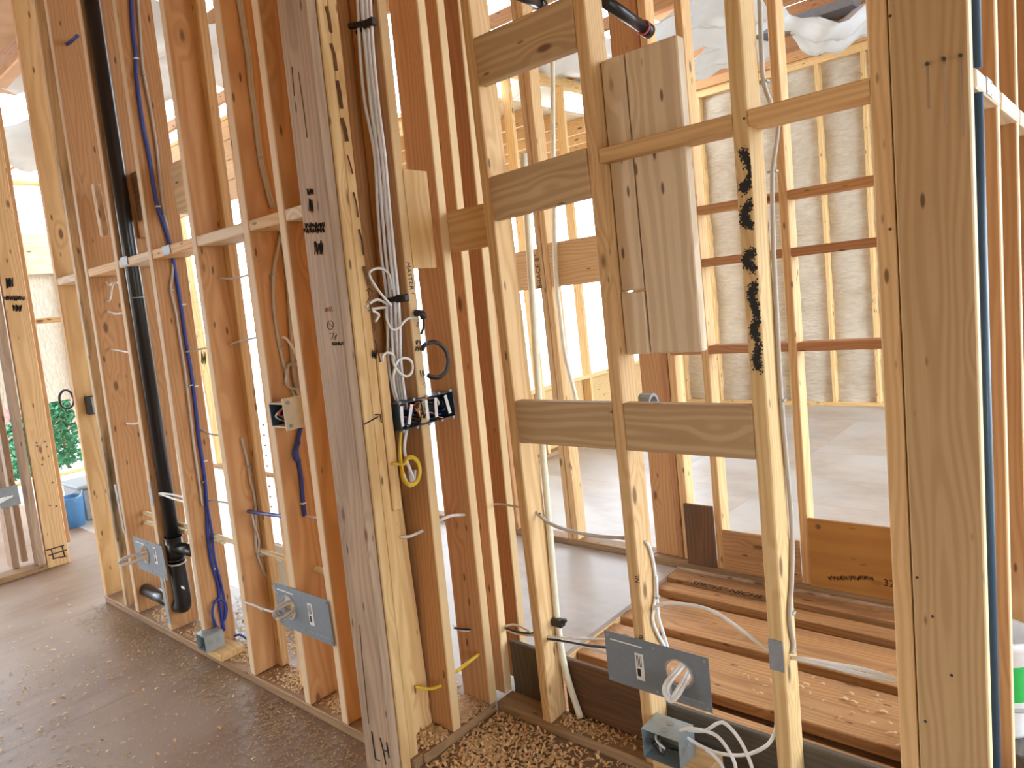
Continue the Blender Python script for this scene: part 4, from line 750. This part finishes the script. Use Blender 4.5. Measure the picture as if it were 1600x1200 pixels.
for ln in range(10):
    yb = 10 + ln*58; xb = 509 + (ln*58)*0.148
    v_ = random.Random(ln)
    sticks('bark_streak', [[PLY(xb+v_.uniform(-1, 1), yb), PLY(xb+5, yb+18), PLY(xb+8, yb+36+v_.uniform(-8, 8))]], 0.0062 if ln in (0, 1, 2, 3, 7) else 0.003, 'darkply', CP[2], PLY(xb, yb))
REDGE = lambda px, py: AX(px, py, RX+0.0006)
lettering('ink_lettering', 'MASTER', REDGE(634, 409), (0, 0.036, -1), (0, 1, 0), 0.024, 'ink', R1, 0.1, 1.05)
sticks('ink_mark', [[REDGE(643, 458), REDGE(648, 459)], [REDGE(650, 510), REDGE(653, 503), REDGE(656, 509)], [REDGE(653, 503), REDGE(653, 512)], [REDGE(660, 602), REDGE(664, 597), REDGE(668, 602)], [REDGE(664, 597), REDGE(665, 607)]], 0.0009, 'ink', R1, REDGE(643, 458))
scribble('ink_mark', REDGE, 654, 540, 10, 9, 8, R1, 0.0009, seed=11, rows=2); scribble('ink_mark', REDGE, 661, 583, 10, 12, 7, R1, 0.0009, seed=12)
P3 = lambda px, py: AX(px, py, CPX-0.001+0.003, CPL[0])
sticks('ink_mark', [[P3(572, 455), P3(577, 450), P3(583, 456)], [P3(577, 450), P3(576, 462)], [P3(572, 474), P3(580, 462)], [P3(575, 486), P3(584, 481), P3(578, 478)]], 0.001, 'ink', CP[2], P3(572, 455)); scribble('ink_mark', P3, 585, 553, 7, 16, 8, CP[2], 0.0012, seed=13)
HALL = lambda px, py: AX(px, py, -5.5495)
scribble('ink_mark', HALL, 15, 442, 10, 18, 10, WP, 0.004, seed=14); scribble('ink_mark', HALL, 22, 466, 32, 8, 18, WP, 0.006, seed=15); scribble('ink_mark', HALL, 27, 481, 14, 12, 12, WP, 0.004, seed=16)
sticks('ink_mark', [[HALL(72, 860), HALL(100, 852)], [HALL(76, 868), HALL(104, 859)], [HALL(82, 873), HALL(104, 869)], [HALL(80, 858), HALL(84, 874)], [HALL(97, 853), HALL(101, 869)]], 0.004, 'ink', WP, HALL(72, 860))
for px, py in ((57, 692), (58, 697), (70, 690), (73, 698), (76, 713), (66, 726), (82, 754), (78, 790), (88, 791)): disc('nail', HALL(px, py), 0.006, (1, 0, 0), 0.002, 'screw', WP, 8)
S4F = lambda px, py: FX('s4', px, py, 0.0006)
scribble('ink_mark', S4F, 386, 575, 5, 14, 5, LS['s4'], 0.001, seed=20); scribble('ink_mark', S4F, 396, 640, 6, 22, 9, LS['s4'], 0.0012, seed=21); scribble('ink_mark', S4F, 389, 555, 6, 30, 8, LS['s4'], 0.001, seed=22)
for i in range(9): disc('knot_speck', FX('s4', 411+i*1.6, 664+i*16, 0.0003), 0.005, (1, 0, 0), 0.0006, 'wetwood', LS['s4'], 7)
S3F = lambda px, py: FX('s3', px, py, 0.0006)
scribble('ink_mark', S3F, 318, 560, 8, 26, 9, LS['s3'], 0.0013, seed=23)
CE = lambda px, py: AY(px, py, SY-0.0006)
sp = [[(1160, 238), (1168, 250), (1174, 270), (1168, 288), (1160, 296)], [(1172, 318), (1164, 330), (1162, 345), (1174, 352)], [(1176, 395), (1169, 400), (1166, 410), (1178, 420)], [(1180, 445), (1174, 458), (1178, 475), (1182, 490)], [(1184, 500), (1178, 515), (1182, 530)], [(1186, 540), (1181, 560), (1186, 575)]]
o0 = CE(1168, 300); rr = random.Random(77); v = []; f = []
for s_ in sp:
    q = smooth([CE(min(x, 1186), y) for x, y in s_], 6)
    for c_ in q:
        for _ in range(34):
            x = c_.x + rr.gauss(0, 0.005); z = c_.z + rr.gauss(0, 0.006)
            if not (-0.714 < x < -0.6775): continue
            r_ = rr.uniform(0.0008, 0.0028); b0 = len(v); v += [(x+r_*math.cos(k_*1.0472), SY-0.0005-0.0001*rr.random(), z+r_*math.sin(k_*1.0472)) for k_ in range(6)]; f.append(tuple(range(b0+5, b0-1, -1)))
meshobj('spray_paint', v, f, 'ink', SCs)
lettering('ink_lettering', 'NL', AY(1000, 912, SY-0.0006), (0, 0, 1), (-1, 0, 0), 0.022, 'ink', SB)
lettering('ink_lettering', 'SI', AY(1005, 1000, SY-0.0006), (0, 0, 1), (-1, 0, 0), 0.02, 'ink', SB)
lettering('ink_lettering', 'BRACE 8"', Vector((-2.497, BY+0.029, 1.50)), (0, 0, 1), (-1, 0, 0), 0.045, 'ink', wb)
lettering('stamp_lettering', '32', AY(1380, 915, BY-0.0126), (1, 0, 0), (0, 0, 1), 0.045, 'ink', OP)
scribble('stamp_mark', lambda px, py: AY(px, py, BY-0.0126), 1330, 903, 70, 8, 30, OP, 0.002, seed=31)
lettering('pencil_lettering', 'SPK 15" NICHE', AZ(1078, 912, 0.0008), (1, -0.02, 0), (0, 1, 0), 0.055, 'ink', pit, 0.1)
for px, py in ((1278, 823), (1320, 962), (1385, 985)): disc('knot', AY(px, py, BY-0.012), 0.012, (0, -1, 0), 0.0006, 'darkply', OP, 10)

# ---- wood shavings and dust (nobody could count them)
def shavings(name, label, spots, n, mat, seed, size=0.012, curl=1.0):
    """spots: (x, y, sx, sy, z, weight) gaussian heaps"""
    rr = random.Random(seed); v = []; f = []
    tot = sum(s_[5] for s_ in spots)
    for s_ in spots:
        for _ in range(int(n*s_[5]/tot)):
            x = rr.gauss(s_[0], s_[2]); y = rr.gauss(s_[1], s_[3])
            if len(s_) > 6 and not (s_[6][0] < x < s_[6][1] and s_[6][2] < y < s_[6][3]): continue
            a = rr.uniform(0, 6.28); L_ = size*rr.uniform(0.4, 1.5); w_ = L_*rr.uniform(0.2, 0.5); h_ = L_*rr.uniform(0.05, 0.45)*curl; ca, sa = math.cos(a), math.sin(a); b0 = len(v); z = s_[4] + rr.uniform(0, 0.006)
            for u, hh in ((-0.5, 0.0), (0.0, h_), (0.5, h_*rr.uniform(0.0, 0.8))):
                for t_ in (-0.5, 0.5): v.append((x + ca*u*L_ - sa*t_*w_, y + sa*u*L_ + ca*t_*w_, z + hh + rr.uniform(0, 0.001)))
            f += [(b0, b0+2, b0+3, b0+1), (b0+2, b0+4, b0+5, b0+3)]
    o = meshobj(name, v, f, mat); tag(o, label, 'shavings', kind='stuff'); return o
BIG = (-9, 0.5, -2.9, LY-0.003)
sp_ = [(-4.2+0.24*i, 1.18, 0.16, 0.06, 0.001, 1.0, (-4.45, -1.95, -2, LY-0.004)) for i in range(10)] + [(-2.6, 0.85, 0.55, 0.22, 0.001, 2.2, BIG), (-3.3, 0.6, 0.6, 0.3, 0.001, 1.5, BIG), (-2.2, 1.05, 0.2, 0.12, 0.001, 1.5, (-2.6, -1.95, 0, 1.19))]
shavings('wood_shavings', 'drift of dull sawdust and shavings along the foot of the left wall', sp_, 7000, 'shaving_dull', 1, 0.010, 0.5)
shavings('wood_shavings', 'pale shavings scattered over the dusty foreground floor', [(-2.9, 0.7, 0.7, 0.35, 0.001, 1, BIG), (-3.8, 0.6, 0.5, 0.4, 0.001, 0.6, BIG), (-1.4, 1.15, 0.4, 0.2, 0.001, 0.5, (-1.72, 0, 0, SY-0.005))], 900, 'shaving', 2, 0.014)
shavings('wood_shavings', 'heap of fresh curled shavings in the corner of the return wall', [(-1.62, 1.50, 0.10, 0.12, 0.001, 3, (-1.745, -0.9, 1.0, SY-0.004)), (-1.45, 1.45, 0.18, 0.13, 0.001, 2, (-1.745, -0.9, 1.0, SY-0.004)), (-1.25, 1.5, 0.22, 0.14, 0.001, 1, (-1.745, -0.6, 1.0, SY-0.004))], 2300, 'shaving', 3, 0.018)
shavings('wood_shavings', 'shavings lying between the studs of the return wall', [(-1.82, 1.40, 0.03, 0.03, T, 1, (-1.89, -1.75, 1.33, 1.45)), (-1.82, 1.57, 0.04, 0.05, T, 2, (-1.89, -1.75, 1.495, 1.635)), (-2.0, 1.56, 0.09, 0.08, 0.001, 2, (-2.4, -1.9, 1.43, 1.8))], 2600, 'shaving', 4, 0.016)
lb_ = [(-3.88, -3.62), (-3.5, -3.24), (-3.1, -2.82), (-2.7, -2.42), (-2.3, -2.17)]
shavings('wood_shavings', 'shavings lying on the bottom plate between the left wall studs', [((a+b)/2, 1.36, 0.08, 0.04, T, 1, (a-0.06, b+0.02, LY+0.01, LY+W6)) for a, b in lb_], 2200, 'shaving', 5, 0.012)
shavings('wood_shavings', 'shavings on the bare floor just behind the left wall', [((a+b)/2-0.1, 1.56, 0.14, 0.08, 0.001, 1, (a-0.4, b+0.2, LY+W6+0.005, 1.9)) for a, b in lb_], 1800, 'shaving', 6, 0.014)
shavings('wood_shavings', 'shavings on the bottom plate and floor of the shower wall', [(-1.36, 1.715, 0.08, 0.025, T, 2, (-1.49, -1.13, SY, SY+W4)), (-0.9, 1.715, 0.1, 0.025, T, 1, (-1.09, -0.72, SY, SY+W4)), (-1.2, 1.58, 0.2, 0.06, 0.001, 1, (-1.6, -0.5, 1.3, SY-0.003))], 900, 'shaving', 7, 0.012)
shavings('wood_shavings', 'few chips on the planks of the sunken shower floor', [(-0.7, 2.35, 0.25, 0.12, -0.028, 1, (-1.7, 0.3, 2.22, 2.49)), (-0.7, 2.0, 0.3, 0.08, -0.033, 1, (-1.7, 0.3, 1.82, 2.11))], 160, 'shaving', 8, 0.02)

# ---- bucket beyond the right-hand wall
bc = Vector((-0.29, 2.225, 0.142)); bk = empty('bucket', bc, 'white plastic bucket with a green label behind the right-hand wall', 'bucket')
tag(lumber('wood_block', (-0.40, -0.20), (2.09, 2.35), (T, 0.141), 'greyply'), 'dark grey block under the white bucket behind the right-hand wall', 'wood block')
def lathe(name, prof, c, mat, parent, n=28):
    v = []; f = []
    for r_, z_ in prof:
        for i in range(n): a = 2*math.pi*i/n; v.append((c[0]+r_*math.cos(a), c[1]+r_*math.sin(a), c[2]+z_))
    for k_ in range(len(prof)-1):
        for i in range(n): j = (i+1) % n; f.append((k_*n+i, k_*n+j, (k_+1)*n+j, (k_+1)*n+i))
    return meshobj(name, v, f, mat, parent, smoothf=True)
bR = 0.085
lathe('body', [(0.001, 0.0), (bR*0.88, 0.0), (bR*0.9, 0.01), (bR, 0.25), (bR*1.06, 0.255), (bR*1.06, 0.275), (bR*0.98, 0.28), (bR*0.96, 0.27), (bR*0.86, 0.012), (0.001, 0.012)], (bc.x, bc.y, bc.z), 'plastic_white', bk)
lathe('label_band', [(bR*0.955, 0.11), (bR*0.99, 0.21), (bR*0.985, 0.212), (bR*0.95, 0.108)], (bc.x, bc.y, bc.z), 'plastic_green', bk)
tube('handle', [Vector((bc.x + (bR+0.005)*math.cos(a), bc.y + (bR+0.005)*math.sin(a), 0.28-0.05*math.sin((a+2.4)))) for a in [-2.4 + 0.2*i for i in range(16)]], 0.003, 'galv', bk, 6)

# ---- left-hand room
ob = empty('switch_box', FX('s0', 138, 632, 0.0), 'small black switch box on the end stud of the left wall', 'electrical box'); q = FX('s0', 139, 633, 0.0)
lumber('body', (q.x, q.x+0.045), (q.y-0.02, q.y+0.06), (q.z-0.05, q.z+0.05), 'cable_black', ob); lumber('yoke', (q.x+0.045, q.x+0.05), (q.y+0.0, q.y+0.04), (q.z-0.045, q.z+0.045), 'galv', ob)
q = AX(14, 776, -5.52); ox = empty('outlet_box', q, 'dark outlet box with cables on the hall studs at the left edge', 'electrical box')
lumber('body', (q.x-0.04, q.x), (q.y-0.05, q.y+0.05), (q.z-0.06, q.z+0.06), 'box_blue', ox); lumber('rim', (q.x, q.x+0.003), (q.y-0.056, q.y+0.056), (q.z-0.066, q.z+0.066), 'bin_grey', ox)
for k_ in range(3): tube('wire', [(q.x, q.y-0.02+0.02*k_, q.z), (q.x+0.04, q.y-0.08, q.z-0.01*k_), (q.x+0.02, q.y-0.2, q.z-0.03)], 0.006, 'nm_white', ox, 6)
q = AX(104, 624, -5.94); cable('coil of black cable hanging in the bright left-hand opening', [q + Vector((0.01*math.sin(i), 0.045*math.cos(i*0.9), 0.07*math.sin(i*0.9))) for i in range(18)], 0.008, 'cable_black', 'cable_coil', 'cable coil')
b_ = AZ(126, 810, 0.0); gb = empty('storage_bin', b_, 'grey storage bin standing on the far left floor', 'bin')
lumber('body', (b_.x-0.25, b_.x+0.2), (b_.y-0.02, b_.y+0.5), (0.0, 0.28), 'bin_grey', gb, bev=0.02); lumber('lid', (b_.x-0.27, b_.x+0.22), (b_.y-0.04, b_.y+0.52), (0.28, 0.31), 'bin_grey', gb, bev=0.01)
b_ = AZ(116, 822, 0.0); bb = empty('bucket', b_, 'small blue bucket beside the grey bin in the left-hand room', 'bucket')
lathe('body', [(0.001, 0), (0.085, 0), (0.10, 0.24), (0.107, 0.25), (0.095, 0.25), (0.08, 0.01), (0.001, 0.01)], (b_.x, b_.y, 0), 'bucket_blue', bb); tube('handle', [Vector((b_.x+0.1*math.cos(a), b_.y+0.1*math.sin(a), 0.22+0.06*math.sin(a))) for a in [0.3*i for i in range(11)]], 0.004, 'galv', bb, 6)
ct = empty('carton', (-3.35, 1.95, 0), 'white carton on the floor behind the left wall near the labelled plate', 'carton')
lumber('body', (-3.75, -3.12), (1.80, 2.3), (0.0, 0.33), 'plastic_white', ct, bev=0.004); lumber('flap', (-3.74, -3.13), (1.81, 2.06), (0.33, 0.336), 'plastic_white', ct, bev=0); lumber('flap', (-3.74, -3.13), (2.065, 2.29), (0.33, 0.336), 'plastic_white', ct, bev=0)
# outdoors seen past the left-hand post
nb = empty('brick_house', (-15, 3.5, -0.7), 'red brick house outside the left-hand window', 'building')
lumber('wall', (-15.3, -15.0), (1.6, 6.5), (-0.7, 3.6), 'mortar', nb, bev=0)
for r_ in range(26):
    for c_ in range(9):
        y0 = 2.9 + c_*0.232 + (0.116 if r_ % 2 else 0); z0 = -0.1 + r_*0.085; lumber('brick', (-15.0, -14.985), (y0, y0+0.22), (z0, z0+0.072), 'brick', nb, bev=0)
for k_, (dx, dy, dz, h_) in enumerate(((-13.2, 3.30, 0.0, 1.6), (-13.6, 3.75, 0.0, 1.2), (-13.0, 3.05, 0, 0.9))):
    tr = empty('shrub', (dx, dy, -0.7), ('tall green shrub against the brick house', 'middle green shrub outside the left-hand window', 'low green shrub outside the left-hand window')[k_], 'shrub', 'shrubs by the brick house')
    rr = random.Random(40+k_); v = []; f = []
    for _ in range(900):
        a = rr.uniform(0, 6.28); t_ = rr.random(); r_ = 0.34*math.sqrt(rr.random())*(1-0.5*t_); c_ = Vector((dx + r_*math.cos(a), dy + r_*math.sin(a), -0.5 + t_*h_)); u = Vector((rr.gauss(0, 1), rr.gauss(0, 1), rr.gauss(0, 1))).normalized()*0.06; w_ = u.orthogonal().normalized()*0.03; b0 = len(v)
        v += [c_-u, c_+w_, c_+u, c_-w_]; f.append((b0, b0+1, b0+2, b0+3))
    meshobj('foliage', v, f, 'leafgreen', tr); tube('stem', [(dx, dy, -0.7), (dx+0.02, dy, 0.0), (dx, dy+0.03, -0.5+h_*0.8)], 0.03, 'sheathing', tr, 6)

# ---- plastic sheets, duct and wires under the roof
def drape(label, c, sx_, sy_, seed, amp=0.12, rotz=0.0):
    rr = random.Random(seed); n_ = 16; v = []; f = []; ph = [rr.uniform(0, 6.28) for _ in range(6)]
    for j in range(n_):
        for i in range(n_):
            u, w_ = i/(n_-1)-0.5, j/(n_-1)-0.5
            z = amp*(0.5*math.sin(7*u+ph[0]+3*w_) + 0.35*math.sin(11*w_+ph[1]-4*u) + 0.2*math.sin(19*(u+w_)+ph[2])) - amp*1.2*(1-4*u*u)*(0.6)
            x, y = u*sx_, w_*sy_; v.append((c[0]+x*math.cos(rotz)-y*math.sin(rotz), c[1]+x*math.sin(rotz)+y*math.cos(rotz), c[2]+z))
    for j in range(n_-1):
        for i in range(n_-1): f.append((j*n_+i, j*n_+i+1, (j+1)*n_+i+1, (j+1)*n_+i))
    o = meshobj('plastic_sheet', v, f, 'poly', smoothf=True); return tag(o, label, 'plastic sheet', 'plastic sheets under the roof')
drape('crumpled plastic sheet hanging over the second and third shower-wall studs', AZ(1060, 40, 3.34), 1.3, 1.0, 1)
drape('crumpled plastic sheet hanging above the foam wall beside the big post', AZ(1330, 25, 3.36), 1.0, 0.9, 2)
drape('plastic sheet sagging behind the spray-marked stud', AZ(1125, 85, 3.385), 0.9, 0.9, 3, 0.08)
drape('plastic sheet sagging above the bright window in the middle', AZ(870, 120, 3.42), 1.5, 1.0, 4)
drape('plastic sheet hanging in the roof of the left-hand room', AZ(35, 235, 3.2), 1.4, 1.2, 5)
drape('plastic sheet glimpsed between the first two shower-wall studs', AZ(745, 200, 3.36), 1.6, 1.2, 6)
drape('plastic sheet glimpsed high between the left wall studs', AZ(245, 90, 3.34), 1.8, 1.4, 7)
dct = AZ(1250, 38, 3.42); dk = tag(lumber('roof_duct', (dct.x-0.45, dct.x+0.45), (dct.y-0.12, dct.y+0.12), (3.40, 3.47), 'galv'), 'flat grey duct lying on the roof trusses above the foam wall', 'duct')
lumber('duct_mouth', (dct.x-0.50, dct.x-0.45), (dct.y-0.10, dct.y+0.10), (3.41, 3.46), 'cable_black', dk)
cable('thin white wire drooping under the roof trusses', [AZ(1255, 62, 3.37), AZ(1285, 63, 3.33), AZ(1320, 52, 3.34), AZ(1352, 36, 3.38)], 0.008, 'nm_white', 'wire', 'wire')

cable('blue cable stub poking out high on the left of the drain pipe', [FX('s1', 105, 69, 0.0), FX('s1', 113, 63, 0.06), FX('s1', 121, 56, 0.14)], 0.008, 'cable_blue')
